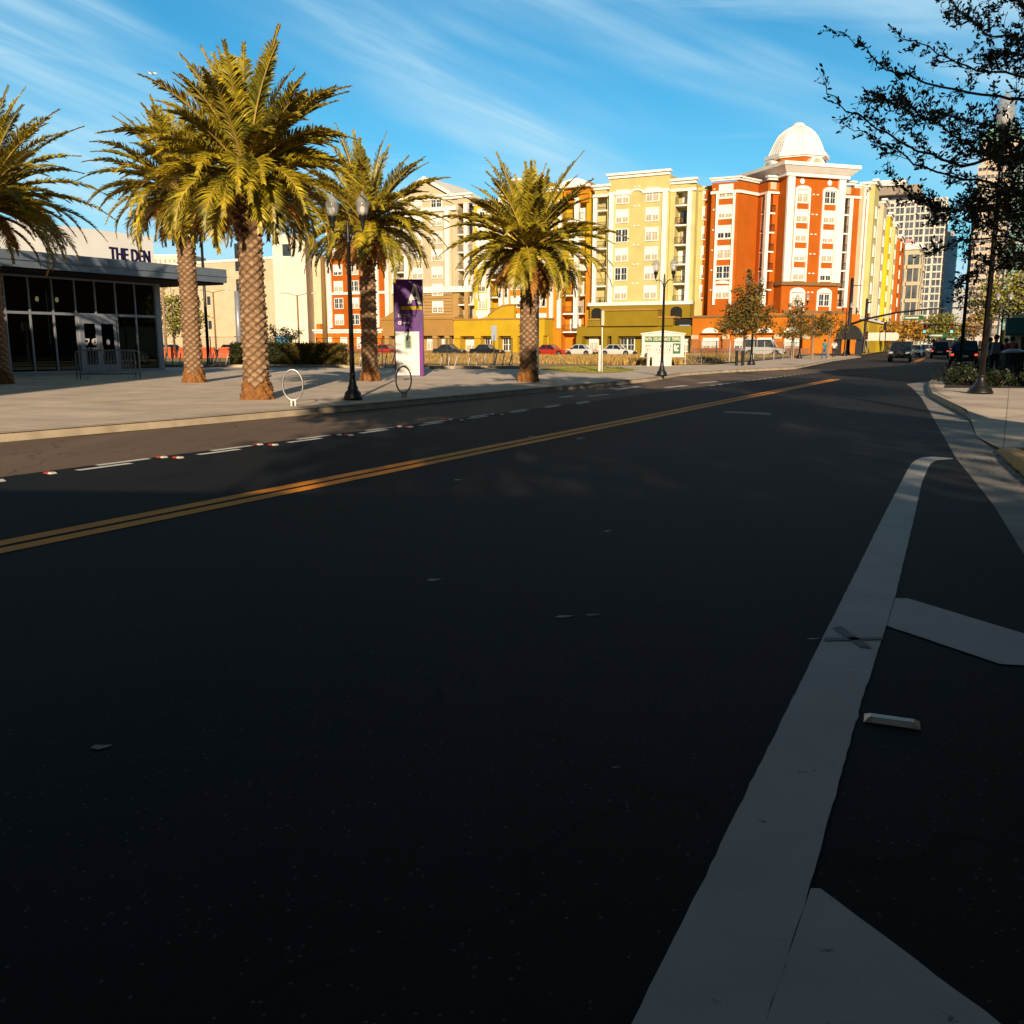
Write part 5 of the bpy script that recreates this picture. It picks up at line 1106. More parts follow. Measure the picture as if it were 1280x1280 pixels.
B_ = [([(1400, 240), (1290, 190), (1200, 205), (1150, 190), (1100, 160), (1050, 128), (1022, 103)], .06, .14, .34), ([(1400, 150), (1300, 128), (1230, 120), (1160, 105), (1110, 85), (1070, 55), (1035, 34)], .05, .14, .30),
      ([(1400, 120), (1310, 100), (1240, 90), (1180, 72), (1140, 50), (1112, 36)], .045, .13, .32), ([(1380, 60), (1290, 55), (1230, 40), (1205, 22), (1185, 15)], .04, .11, .34), ([(1200, 30), (1193, 8), (1185, -25)], .012, .3, .2),
      ([(1400, 300), (1290, 245), (1220, 225), (1170, 215), (1120, 190), (1080, 168), (1050, 158)], .05, .12, .34), ([(1250, 205), (1190, 170), (1140, 135), (1100, 125), (1078, 128)], .03, .11, .30),
      ([(1400, 330), (1300, 275), (1230, 262), (1180, 262), (1140, 250), (1108, 212)], .05, .085, .36), ([(1400, 360), (1310, 310), (1250, 296), (1200, 300), (1165, 318), (1148, 312)], .045, .08, .36),
      ([(1380, 20), (1300, 12), (1250, -5), (1215, -30)], .04, .08, .38), ([(1400, 200), (1310, 165), (1250, 160), (1200, 150), (1170, 140)], .05, .07, .36), ([(1400, 380), (1320, 340), (1270, 320), (1230, 330), (1205, 352), (1195, 378)], .035, .11, .26),
      ([(1400, 260), (1320, 225), (1270, 230), (1235, 250), (1215, 285), (1210, 320)], .04, .07, .36), ([(1390, 100), (1310, 70), (1260, 68), (1225, 85)], .04, .08, .34), ([(1390, 340), (1320, 290), (1280, 285), (1250, 270)], .04, .06, .4), ([(1390, 170), (1320, 190), (1270, 200), (1230, 190)], .04, .07, .36), ([(1390, 300), (1320, 250), (1260, 240), (1215, 255), (1180, 280)], .04, .07, .34), ([(1390, 280), (1330, 300), (1285, 320), (1255, 335)], .035, .07, .34), ([(1390, 210), (1320, 215), (1275, 175), (1235, 165)], .035, .07, .34)]
for i, (pix, r0, ev, L_) in enumerate(B_): bough(pix, 9.6 + (i % 3) * .5, 11.2 + (i % 4) * .7, r0, ev * (.95 if i not in (6, 7, 11, 13, 15, 16, 17) else .42), L_ * 1.25)
for (px, py) in ((1400, 240), (1400, 150), (1380, 60), (1400, 330), (1400, 380), (1380, 20)): e = loc(px, py, 9.8); trunk.tube([(.05, .1, 3.0), tuple(Vector((.1, .2, 3.3)).lerp(e, .5) + Vector((0, 0, .3))), tuple(e)], [.16, .11, .055], 8)
lv.build('hanging_leaves', 'leafdark', t); br.build('twigs', 'bark', t); trunk.build('trunk', 'bark', t)
# main crown overhead and behind (unseen, shaped to dapple the road and block skylight)
mb = MB(); blobs = [(-4.5, -5.0, 7.5, 3.6, 3.6, 1.7), (-9, -5, 7.4, 3.2, 3.4, 1.6), (-6.5, -10, 8.3, 3.6, 3, 1.8), (-11.0, -9.5, 8.0, 2.2, 2.5, 1.4), (2, -2.5, 9.0, 2.6, 2.5, 1.6), (-8.2, -1.8, 7.6, 2.6, 2.2, 1.1), (-6.4, 2.6, 8.4, 2.4, 2.2, 1.1)]
leafcloud(mb, rg, blobs, 24000, .34, shell=.0); mb.build('crown', 'leafdark', t)
tb = MB()
for b_ in blobs:
    e = Vector(b_[:3]); tb.tube([(0, 0, 2.8), tuple(Vector((0, 0, 3.5)).lerp(e, .5) + Vector((0, 0, .7))), tuple(e)], [.2, .13, .05], 7)
tb.build('limbs', 'bark', t)
# unseen buildings added round the camera: they throw street shade and block skylight
def backblock(label, poly, h, m_):
    c = poly[0]; t = thing('added_shade_building', label, 'building', (c[0], c[1], 0)); mb = MB(); mb.prism(ccw([(p[0] - c[0], p[1] - c[1]) for p in poly]), 0, h); mb.build('wall', m_, t)
    mb = MB(); mb.prism(ccw([((p[0] - c[0]) * 1.0, (p[1] - c[1])) for p in poly]), h + .002, h + .5); mb.build('parapet', 'curb', t)
    return t
q0 = RD(-17, -6.2 + 0)
backblock('low unseen brick building added behind the photographer, its roof edge throwing the street shade', [(-9.4, -8.0), (-5.6, -1.6), (30, -4.0), (30, -30), (-2, -34)], 3.1, 'brick')
backblock('tall unseen brick building added behind and left of the photographer, shading the glass shop', [(-60, -28), (-12.0, -14), (-12.6, -30), (-60, -46)], 20.8, 'brick')
backblock('unseen brick block added beside the left pavement to cut skylight on the road', [(-17.5, -6), (-17.5, 13), (-44, 13), (-44, -6)], 11.5, 'brick')
backblock('tall unseen brick block added along the right pavement to cut skylight on the road', [(17.5, 2), (19.0, 9), (40, 36), (52, 78), (80, 70), (70, 20), (40, -12)], 13.5, 'brick')
tt = [(1.2, -13, 8.5, 3.3, 3, 2.2), (3, -12, 8, 3.5, 3, 2.4), (1.6, -17, 10.5, 3.3, 3, 2.2), (5.5, -17, 11, 3.6, 3, 2), (8.5, -13, 8.6, 2.6, 2.6, 1.5), (13.5, -14, 8.2, 2.6, 2.6, 1.5),]
rg = random.Random(77); t = thing('street_oak', 'dense oak behind the photographer dappling the street', 'tree', (3, -15, 0)); mb = MB(); leafcloud(mb, rg, [(a - 3, b_ + 15, c, d, e, f) for a, b_, c, d, e, f in tt], 5200, .42, shell=0); mb.build('crown', 'leafdark', t)
mb = MB(); mb.tube([(0, 0, 0), (.1, 0, 4), (0, 0, 9)], [.4, .33, .12], 10); mb.build('trunk', 'bark', t)
# ------------------------------------------------------------------ cars (x forward, origin on the ground under the middle)
_cars = {}
def car_meshes(kind):
    if kind in _cars: return _cars[kind]
    if kind == 'suv': Lh, W_, H, belt, nose, hood = 2.35, .95, 1.72, 1.05, .95, 1.02
    elif kind == 'pickup': Lh, W_, H, belt, nose, hood = 2.7, .98, 1.82, 1.12, 1.0, 1.1
    elif kind == 'van': Lh, W_, H, belt, nose, hood = 2.6, .98, 2.05, 1.15, .9, 1.1
    else: Lh, W_, H, belt, nose, hood = 2.3, .89, 1.44, .90, .72, .86
    d = {}; zb = .24 if kind == 'sedan' else .32; wr_ = .33 if kind == 'sedan' else .38; wx = Lh * .60
    # body: stations of (x, half width, sill, shoulder height)
    def arch(x):
        z = zb
        for c in (-wx, wx):
            if abs(x - c) < wr_ * 1.12: z = max(z, wr_ + math.sqrt(max(0, (wr_ * 1.15) ** 2 - (x - c) ** 2)))
        return z
    xs = sorted(set([-Lh, -Lh + .06, -Lh + .2, Lh - .25, Lh - .08, Lh] + [c + wr_ * 1.12 * math.cos(k * math.pi / 8) for c in (-wx, wx) for k in range(9)] + [-wx * .4, 0, wx * .4]))
    vs = []; fs = []; m_ = 8
    for x in xs:
        f = abs(x) / Lh; w_ = W_ * (1 - .10 * max(0, f - .8) / .2 - (.06 if f > .99 else 0)); a = arch(x)
        top = belt if -Lh * .78 < x < Lh * .35 else (belt - (belt - nose) * min(1, (x - Lh * .35) / (Lh * .6)) if x > 0 else belt - .06 * (abs(x) / Lh - .78) / .22)
        if x > Lh - .05: top = nose - .08
        if x < -Lh + .03: top = belt - .12
        zb_ = max(zb + (.12 if f > .97 else 0), a)
        vs += [(x, -w_ * .96, zb_), (x, -w_, zb_ + (top - zb_) * .45), (x, -w_ * .985, top - .10), (x, -w_ * .90, top), (x, w_ * .90, top), (x, w_ * .985, top - .10), (x, w_, zb_ + (top - zb_) * .45), (x, w_ * .96, zb_)]
    for i in range(len(xs) - 1):
        for k in range(m_): fs.append((i * m_ + k, (i + 1) * m_ + k, (i + 1) * m_ + (k + 1) % m_, i * m_ + (k + 1) % m_))
    fs += [tuple(range(m_)), tuple((len(xs) - 1) * m_ + k for k in range(m_ - 1, -1, -1))]
    b_ = MB(); b_.add(vs, fs)
    rear = -Lh * .95 if kind in ('suv', 'van') else (-Lh * .62 if kind == 'sedan' else -Lh * .30); front = Lh * (.36 if kind != 'van' else .55)
    rr, rf = (rear + (.22 if kind in ('suv', 'van') else .55 if kind == 'sedan' else .12)), front - (.62 if kind != 'van' else .5); wt = W_ * .74
    b_.prism([(rr, -wt), (rf, -wt), (rf, wt), (rr, wt)], H - .06, H)
    for x0, x1 in ((rear, rr), (front, rf)):
        for s_ in (-1, 1): b_.tube([(x0, s_ * W_ * .88, belt - .02), (x1, s_ * wt, H - .03)], .045, 5)
    xm = (rf + rr) / 2
    for s_ in (-1, 1): b_.tube([(xm, s_ * W_ * .895, belt - .02), (xm, s_ * wt, H - .03)], .035, 5)
    d['body'] = b_.mesh('body')
    g = MB(); g.add([(rear + .02, -W_ * .885, belt - .01), (front - .02, -W_ * .885, belt - .01), (front - .02, W_ * .885, belt - .01), (rear + .02, W_ * .885, belt - .01), (rr, -wt + .01, H - .055), (rf, -wt + .01, H - .055), (rf, wt - .01, H - .055), (rr, wt - .01, H - .055)],
                    [(0, 1, 5, 4), (1, 2, 6, 5), (2, 3, 7, 6), (3, 0, 4, 7)]); d['windows'] = g.mesh('windows')
    t = MB(); 
    t.add(*_wheel(wr_, .22)); d['tyre'] = t.mesh('tyre', True); r_ = MB(); r_.lathe([(wr_ * .62, -.115), (wr_ * .6, -.09), (wr_ * .2, -.11), (.01, -.115)], seg=14); r_.lathe([(.01, .115), (wr_ * .2, .11), (wr_ * .6, .09), (wr_ * .62, .115)], seg=14); me = r_.mesh('rim'); me.transform(Matrix.Rotation(R(90), 4, 'X')); d['rim'] = me
    h = MB(); h.box(-.04, .02, -.17, .17, -.07, .07); d['headlight'] = h.mesh('headlight'); h = MB(); h.box(-.02, .04, -.10, .10, -.075, .075); d['taillight'] = h.mesh('taillight')
    h = MB(); h.box(-.05, .03, -W_ * .88, W_ * .88, 0, .22); d['bumper'] = h.mesh('bumper'); h = MB(); h.box(-.01, .012, -.26, .26, -.07, .07); d['plate'] = h.mesh('licence_plate'); h = MB(); h.box(-.03, .015, -.42, .42, -.09, .09); d['grille'] = h.mesh('grille'); h = MB(); h.box(-.08, .08, -.1, .1, -.07, .07); d['mirror'] = h.mesh('wing_mirror')
    d['par'] = (Lh, W_, belt, nose, wr_, wx, front, zb); _cars[kind] = d; return d
def _wheel(r, w_):
    vs = []; fs = []; pr = [(r * .6, -w_ / 2), (r * .95, -w_ / 2), (r, -w_ * .3), (r, w_ * .3), (r * .95, w_ / 2), (r * .6, w_ / 2)]; sg = 20
    for a, y in pr: vs += [(a * math.cos(2 * math.pi * k / sg), y, a * math.sin(2 * math.pi * k / sg)) for k in range(sg)]
    n = len(pr)
    for i in range(n): fs += [(i * sg + k, ((i + 1) % n) * sg + k, ((i + 1) % n) * sg + (k + 1) % sg, i * sg + (k + 1) % sg) for k in range(sg)]
    return vs, fs
def car(label, kind, p, heading, paint, group=None, cat='car', z=0.0, name=None):
    """heading: angle of the car's nose in world"""
    d = car_meshes(kind); Lh, W_, belt, nose, wr_, wx, front, zb = d['par']
    t = thing(name or ('parked_car' if group and 'parked' in group else 'car'), label, cat, (p[0], p[1], z), heading, group)
    if paint not in M: M[paint] = car_paint(paint, PAINT[paint])
    b_ = bpy.data.objects.new('body', d['body']); b_ = link('body', d['body'].copy() if 1 else d['body'], paint, t)
    link('windows', d['windows'], 'glasscar', t)
    for x in (-wx, wx):
        for s_ in (-1, 1):
            w_ = link('wheel', d['tyre'], 'rubber', t, (x, s_ * (W_ - .13), wr_)); link('rim', d['rim'], 'chrome', w_)
    for s_ in (-1, 1):
        link('headlight', d['headlight'], 'clearlens', t, (Lh, s_ * W_ * .68, nose - .16)); link('taillight', d['taillight'], 'redlens', t, (-Lh, s_ * W_ * .78, belt - .28)); link('wing_mirror', d['mirror'], 'rail', t, (front - .25, s_ * (W_ + .06), belt + .05))
    link('bumper', d['bumper'], 'rubber', t, (Lh, 0, zb + .06)); link('bumper', d['bumper'], 'rubber', t, (-Lh + .02, 0, zb + .06)); link('licence_plate', d['plate'], 'paintwhite', t, (-Lh - .03, 0, belt - .38)); link('grille', d['grille'], 'rail', t, (Lh, 0, nose - .17))
    return t
PAINT = {'car_black': (.012, .012, .014), 'car_blue': (.02, .05, .12), 'car_red': (.42, .03, .015), 'car_white': (.62, .62, .60), 'car_silver': (.30, .31, .32), 'car_teal': (.02, .08, .10), 'car_dark': (.03, .035, .045)}
FD = math.atan2(math.cos(R(25.6)), math.sin(R(25.6)))      # far street heading
P_ = 'cars parked behind the empty lot'
for px, D, k, c, lb, fl in ((562, 128, 'sedan', 'car_dark', 'dark sedan parked behind the bike racks, left of the two dark cars', 0), (609, 124, 'sedan', 'car_black', 'black sedan parked behind the bike racks, right of the two dark cars', 0), (689, 114, 'sedan', 'car_red', 'red car parked before the golden block, behind the lone palm', 0), (723, 118, 'sedan', 'car_white', 'white car half hidden behind the red car', math.pi), (772, 116, 'sedan', 'car_white', 'white low car parked left of the roadside church sign', 0),
                            (955, 112, 'van', 'car_white', 'white van parked behind the fence by the young trees', 0), (484, 132, 'sedan', 'car_red', 'red car glimpsed between the palm trunk and the purple sign', 0), (214, 104, 'sedan', 'car_teal', 'teal car parked at the orange barriers, seen by the glass corner', 0), (286, 108, 'sedan', 'car_silver', 'silver car parked near the dark hedge at the left', math.pi)):
    car(lb, k, at(px, D), EA + fl, c, P_)
S_ = 'cars on the far street'
def onroad(px, D): return at(px, D)
car('dark sport utility car driving toward the camera, nearest oncoming car', 'suv', at(1127, 80), FD + math.pi, 'car_dark', S_)
car('white car behind the nearest oncoming car', 'sedan', at(1143, 108), FD + math.pi, 'car_white', S_)
car('blue car in the oncoming row behind the white car', 'sedan', at(1148.5, 122), FD + math.pi, 'car_blue', S_)
car('silver car farther back in the oncoming row', 'sedan', at(1155.5, 150), FD + math.pi, 'car_silver', S_)
car('last pale car of the oncoming row, below the golden trees', 'sedan', at(1160, 178), FD + math.pi, 'car_white', S_)
car('blue-grey car driving away with red tail lights, in the middle of the street', 'suv', at(1176, 100), FD, 'car_dark', S_)
car('dark van just ahead of the blue-grey car, driving away', 'van', at(1181.5, 125), FD, 'car_black', S_)
car('black sport utility car stopped behind the kerb corner shrubs, tail lights lit', 'suv', at(1206, 66), FD, 'car_black', S_)
car('small white vehicle far down the street before the elevated roadway', 'van', at(1191, 215), FD, 'car_white', S_)

# ------------------------------------------------------------------ people
def skin(name, joints, edges, m, parent, sub=1):
    names = list(joints); me = bpy.data.meshes.new(name); me.from_pydata([joints[k][0] for k in names], [(names.index(a), names.index(b)) for a, b in edges], [])
    ob = bpy.data.objects.new(name, me); COL.objects.link(ob); md = ob.modifiers.new('s', 'SKIN'); md.use_smooth_shade = True
    for i, k in enumerate(names):
        r_ = joints[k][1]; me.skin_vertices[0].data[i].radius = (r_, r_) if not isinstance(r_, tuple) else r_
    me.skin_vertices[0].data[0].use_root = True
    s_ = ob.modifiers.new('u', 'SUBSURF'); s_.levels = sub; s_.render_levels = sub
    dg = bpy.context.evaluated_depsgraph_get(); dg.update(); m2 = bpy.data.meshes.new_from_object(ob.evaluated_get(dg)); bpy.data.objects.remove(ob); m2.materials.clear(); m2.name = name
    for p in m2.polygons: p.use_smooth = True
    return link(name, m2, m, parent)
def person(label, p, rz, shirt, pants, stride=.18, hgt=1.75, pack=None, z=HS, shorts=False):
    t = thing('person', label, 'person', (p[0], p[1], z), rz, None); k = hgt / 1.75; t.scale = (k, k, k)
    J = {'pelvis': ((0, 0, .95), .13), 'belly': ((0, 0, 1.1), .125), 'chest': ((0, .01, 1.32), .145), 'neck': ((0, 0, 1.49), .055), 'head': ((0, -.02, 1.60), .085), 'crown': ((0, -.015, 1.70), .075)}
    E_ = [('pelvis', 'belly'), ('belly', 'chest'), ('chest', 'neck'), ('neck', 'head'), ('head', 'crown')]
    for s_, n in ((-1, 'l'), (1, 'r')):
        f = s_ * stride
        J['hip' + n] = ((s_ * .09, 0, .88), .09); J['knee' + n] = ((s_ * .10, -f * .5 - .03, .48), .058); J['ank' + n] = ((s_ * .10, -f + .03, .09), .04); J['toe' + n] = ((s_ * .11, -f - .13, .035), .035)
        J['sh' + n] = ((s_ * .18, .01, 1.42), .06); J['el' + n] = ((s_ * .24, .03 + f * .3, 1.14), .04); J['wr' + n] = ((s_ * .25, -.05 + f * .8, .90), .028); J['hand' + n] = ((s_ * .25, -.07 + f * .9, .81), .032)
        E_ += [('pelvis', 'hip' + n), ('hip' + n, 'knee' + n), ('knee' + n, 'ank' + n), ('ank' + n, 'toe' + n), ('chest', 'sh' + n), ('sh' + n, 'el' + n), ('el' + n, 'wr' + n), ('wr' + n, 'hand' + n)]
    skin('body', J, E_, 'skin', t)
    g = lambda q, a: (J[q][0], J[q][1] + a)
    sj = {q: g(q, .022) for q in ('belly', 'pelvis', 'chest', 'shl', 'shr', 'ell', 'elr')}; sj['pelvis'] = ((0, 0, .93), .155)
    skin('shirt', sj, [('belly', 'pelvis'), ('belly', 'chest'), ('chest', 'shl'), ('shl', 'ell'), ('chest', 'shr'), ('shr', 'elr')], shirt, t)
    pj = {q: g(q, .022) for q in ('pelvis', 'hipl', 'hipr', 'kneel', 'kneer', 'ankl', 'ankr')}; pj['pelvis'] = ((0, 0, .96), .135)
    ee = [('pelvis', 'hipl'), ('hipl', 'kneel'), ('pelvis', 'hipr'), ('hipr', 'kneer')] + ([] if shorts else [('kneel', 'ankl'), ('kneer', 'ankr')])
    if shorts: pj.pop('ankl'); pj.pop('ankr')
    skin('trousers', pj, ee, pants, t)
    h = MB(); h.lathe([(.02, -.09), (.095, -.06), (.108, .02), (.09, .09), (.04, .12), (.0, .125)], (0, .012, 1.66), 12); h.build('hair', 'hair', t, smooth=True)
    n_ = MB(); n_.add([(-.015, -.105, 1.60), (.015, -.105, 1.60), (0, -.135, 1.605), (0, -.105, 1.65)], [(0, 1, 2), (1, 3, 2), (3, 0, 2)]); n_.build('nose', 'skin', t)
    for s_ in (-1, 1): e = MB(); e.lathe([(.0, -.012), (.012, 0), (0, .012)], (s_ * .035, -.10, 1.645), 6); e.build('eye', 'hair', t)
    if pack:
        b_ = MB(); b_.prism([(-.15, .13), (.15, .13), (.17, .20), (.12, .30), (-.12, .30), (-.17, .20)], 1.02, 1.46); b_.build('backpack', pack, t)
    return t
M['teal'] = mat('teal_cloth', (.01, .20, .22), .8, .15, 5); M['denim'] = mat('blue_denim', (.06, .12, .20), .8, .2, 8); M['redcloth'] = mat('red_cloth', (.25, .01, .015), .8, .15, 6); M['greycloth'] = mat('grey_blue_cloth', (.12, .16, .19), .8, .15, 6); M['whitecloth'] = mat('white_cloth', (.6, .6, .58), .8, .08, 6); M['darkcloth'] = mat('dark_cloth', (.02, .02, .025), .8, .2, 6); M['bluecloth'] = mat('navy_cloth', (.02, .03, .10), .8, .2, 6)
person('person in a teal top and blue jeans walking between the young trees', at(1031, 82), R(200), 'teal', 'denim', .2)
person('person in a pale top walking behind the corner tower trees', at(1043, 92), R(160), 'whitecloth', 'darkcloth', .2)
person('person with a grey backpack and dark clothes walking away on the right pavement', at(1245, 37), R(155), 'darkcloth', 'darkcloth', .2, 1.70, 'greycloth')
person('person in a long white shirt left of the backpack wearer', at(1237.5, 39.5), R(150), 'whitecloth', 'darkcloth', .15, 1.62)
person('person in a red top behind the dark bin at the right edge', at(1265, 39), R(160), 'redcloth', 'darkcloth', .15, 1.66)
person('person in a navy top between the backpack wearer and the red top', at(1257.5, 41), R(160), 'bluecloth', 'darkcloth', .15, 1.6)

# ------------------------------------------------------------------ signals, masts and street name signs
M['sigred'] = mat('red_brown_signal_housing', (.16, .03, .02), .4, .1); M['lampgreen'] = mat('lit_green_lens', (.1, .9, .7), .3, .02, emis=((.05, 1, .75), 1.6)); M['lampoff'] = mat('unlit_lens', (.05, .02, .01), .3, .1)
def signal_head(parent, x, y, z, sc=1.0, back=False, hm='sigred'):
    m_ = MB(); m_.box(-.19, .19, -.13, .13, -.62, .62); o = m_.build('signal_head', hm, parent, (x, y, z)); o.scale = (sc,) * 3
    for k, zz in enumerate((.40, 0, -.40)):
        c = MB(); c.prof([(.15 * math.cos(a * math.pi / 8), zz + .15 * math.sin(a * math.pi / 8)) for a in range(16)][::-1], -.15, -.131); c.build('lens', 'lampgreen' if (k == 2 and not back) else 'lampoff', o)
        v = MB(); v.add([(.17 * math.cos(a * math.pi / 8), -.13, zz + .17 * math.sin(a * math.pi / 8)) for a in range(9)] + [(.17 * math.cos(a * math.pi / 8), -.34, zz + .17 * math.sin(a * math.pi / 8)) for a in range(9)], [(i, i + 1, 10 + i, 9 + i) for i in range(8)]); v.build('visor', 'rail', o)
def street_sign(parent, x, z, w_=2.2, h=.5):
    m_ = MB(); m_.box(-w_ / 2, w_ / 2, -.03, .0, -h / 2, h / 2); o = m_.build('street_name_sign', 'green', parent, (x, -.14, z)); e = MB(); e.box(-w_ / 2 + .12, w_ / 2 - .55, -.036, -.031, -h * .22, h * .20); e.build('sign_lettering', 'paintwhite', o); return o
def mast(label, p, rz, H, pts, heads, signs, r=.16, back=False):
    t = thing('signal_mast', label, 'traffic signal', (p[0], p[1], HS if 1 else 0), rz, 'black traffic signal mast arms')
    m_ = MB(); m_.lathe([(.34, 0), (.34, .2), (r * 1.25, .5), (r, H), (0, H + .1)], seg=12); m_.build('pole', 'black', t, smooth=True)
    m_ = MB(); n = len(pts); m_.tube(pts, [r * .75 * (1 - .55 * i / n) for i in range(n)], 8); m_.build('mast_arm', 'black', t, smooth=True)
    for x, z, b_ in heads: signal_head(t, x, -.1, z, 1.0, b_)
    for x, z in signs: street_sign(t, x, z)
    return t
# left mast: px 1062 at 120 m; its arm rises over the street to px 1190
t = mast('black signal mast whose long arm rises from the corner tower over the street', at(1060, 120), EA, 9.6, [(0, 0, 3.8), (2.0, 0, 4.5), (5.5, 0, 5.25), (9.5, 0, 5.65), (13.2, 0, 5.75)], [], [(7.6, 4.6)], .2)
signal_head(t, 4.3, .1, 3.6, .8, True, 'rail'); m_ = MB(); m_.tube([(0, 0, 8.7), (1.2, 0, 8.7)], .05, 6); m_.build('bracket', 'black', t)
t = mast('second black pole with signal heads left of the yellow street side walls', at(1080, 140), EA, 8.0, [(0, 0, 7.4), (.6, 0, 7.5)], [(.2, 5.2, True), (.3, 2.6, True)], [], .17)
t = mast('signal mast on the right pavement, arm reaching left with two green lights', at(1236, 118), EA, 6.5, [(0, 0, 3.2), (-2.0, 0, 3.5), (-4.5, 0, 3.75), (-7.8, 0, 3.85)], [(-7.6, 3.35, False), (-4.4, 3.35, False)], [(-6.0, 2.45)], .14)
t = mast('distant signal mast with small green sign under the yellow-green tree', at(1160, 205), EA, 5.0, [(0, 0, 3.2), (6.0, 0, 3.4)], [(2.0, 2.8, True)], [(4.6, 2.4)], .12)
# plain poles
def pole(label, p, h, r, m_='black', name='light_pole', arms=0):
    t = thing(name, label, 'pole', (p[0], p[1], HS)); b_ = MB(); b_.tube([(0, 0, 0), (0, 0, h)], [r, r * .8], 10); b_.build('shaft', m_, t, smooth=True); b_ = MB(); b_.lathe([(r * 2, 0), (r * 2, .06), (r * 1.3, .12)], seg=12); b_.build('base', m_, t)
    if arms:
        for s_ in (-1, 1): b_ = MB(); b_.tube([(0, 0, h - .1), (s_ * arms * .6, 0, h + .25), (s_ * arms, 0, h + .3)], .05, 6); a = b_.build('arm', m_, t); b_ = MB(); b_.box(s_ * arms - .3, s_ * arms + .3, -.14, .14, h + .2, h + .34); b_.build('lamp_head', 'palegrey', a)
    return t
pole('black square light pole behind the left middle palm', at(259.5, 62), 8.2, .11); pole('slim silver pole right behind the lone palm', gz(671, 468), 4.9, .10, 'steel')
pole('pale grey pole between the left middle and large palms', at(299.5, 84), 6.0, .30, 'alu')
pole('car park lamp with two arms before the campus building, leftmost', at(270, 140), 9.0, .14, 'brown', arms=2.2); pole('car park lamp with two arms before the white hall', at(374, 135), 8.3, .14, 'brown', arms=2.4); pole('tall brown pole at the joint of the link building and the orange block', at(407, 120), 12.5, .35, 'brown')
pole('pale wooden utility pole in front of the olive tree', at(207.5, 90), 8.2, .14, 'paletrunk', 'utility_pole')
t = thing('roadside_post', 'grey metal sign post seen edge-on with a white stub post, on the grass patch', 'sign', (*gz(751, 465), HS)); m_ = MB(); m_.tube([(.06, 0, 0), (.02, 0, 2.9)], .035, 6); m_.build('post', 'steel', t); m_ = MB(); m_.box(-.04, .10, -.28, .28, 2.25, 2.95); m_.build('sign_plate', 'sand', t); m_ = MB(); m_.box(-.13, -.02, -.06, .06, 0, 1.3); m_.build('stub_post', 'paintwhite', t)
t = thing('parking_sign', 'small blue-grey sign on a thin post above the bike racks', 'sign', (*at(617.5, 56), HS)); m_ = MB(); m_.tube([(0, 0, 0), (0, 0, 1.9)], .03, 6); m_.build('post', 'rail', t); m_ = MB(); m_.box(-.16, .16, -.02, .02, 1.55, 2.45); m_.build('sign_plate', 'fascia', t)
t = thing('wall_banner', 'white rounded banner sign standing before the yellow street side block', 'sign', (*at(1101, 152), HS), EA); m_ = MB(); m_.prof([(-2.3, 1.9), (2.3, 1.9), (2.65, 2.2), (2.65, 2.9), (2.3, 3.2), (-2.3, 3.2), (-2.65, 2.9), (-2.65, 2.2)], -.05, .05); m_.build('banner', 'paintwhite', t); m_ = MB(); [m_.box(x - .06, x + .06, -.04, .04, 0, 1.9) for x in (-2, 2)]; m_.build('posts', 'steel', t)
t = thing('entrance_awning', 'black arched awning at the foot of the corner tower', 'awning', (*at(1061, 118), HS), EA); m_ = MB(); m_.prof([(-1.6, 1.9)] + [(1.6 * math.cos(a * math.pi / 8), 1.9 + 1.9 * math.sin(a * math.pi / 8)) for a in range(8, -1, -1)], -.9, .9); m_.build('canopy', 'rail', t); [MB().box(x - .35, x + .35, -.6, .6, 0, 1.9).build('side_curtain', 'darkcloth', t) for x in (-1.3, 1.25)]
t = thing('flag', 'small striped flag on the street side above the apartment blocks', 'flag', (*at(1122, 200), 0), EA); m_ = MB(); m_.tube([(0, 0, 0), (0, 0, 27)], .08, 6); m_.build('flagpole', 'steel', t); m_ = MB(); m_.box(.1, 1.7, -.02, .02, 22.4, 23.3); m_.build('cloth', mat('flag_cloth', (.5, .05, .08), .8, .3, 2, c2=(.6, .55, .55)), t)

# ------------------------------------------------------------------ roadside church sign
cp = Vector(at(829, 58.5)); t = thing('church_sign', 'white gabled roadside sign with green band reading FAITH DELIVERANCE TEMPLE', 'sign', (cp.x, cp.y, HS), R(-9))
m_ = MB(); m_.prof([(-1.34, .62), (1.30, .62), (1.30, 1.95), (0, 2.08), (-1.34, 1.95)], -.12, .12); m_.build('cabinet', 'paintwhite', t)
m_ = MB(); m_.prof([(-1.42, 1.95), (0, 2.10), (1.38, 1.95), (1.38, 2.03), (0, 2.20), (-1.42, 2.03)], -.18, .18); m_.build('gable_cap', 'paintwhite', t); m_ = MB(); m_.box(-1.42, 1.36, -.16, .16, .55, .62); m_.build('sill', 'paintwhite', t)
m_ = MB(); m_.box(-1.16, 1.08, -.135, -.121, 1.47, 1.83); m_.build('green_band', 'green', t); l_ = link('band_lettering', text_mesh('FAITH  DELIVERANCE  TEMPLE', .205, .003, .004), mat('cream_letter', (.70, .62, .38), .6, .05), t, (-.04, -.139, 1.575)); l_.scale = (.80, 1, 1.35)
m_ = MB(); m_.box(.60, 1.08, -.135, -.121, .76, 1.40); m_.build('emblem_panel', 'green', t); m_ = MB(); m_.prof([(.70, .92), (.95, .92), (.98, 1.0), (.82, 1.05), (1.0, 1.22), (.9, 1.3), (.78, 1.2), (.76, 1.34), (.68, 1.3), (.66, 1.1)], -.141, -.136); m_.build('emblem', 'paintwhite', t)
m_ = MB(); rg = random.Random(3)
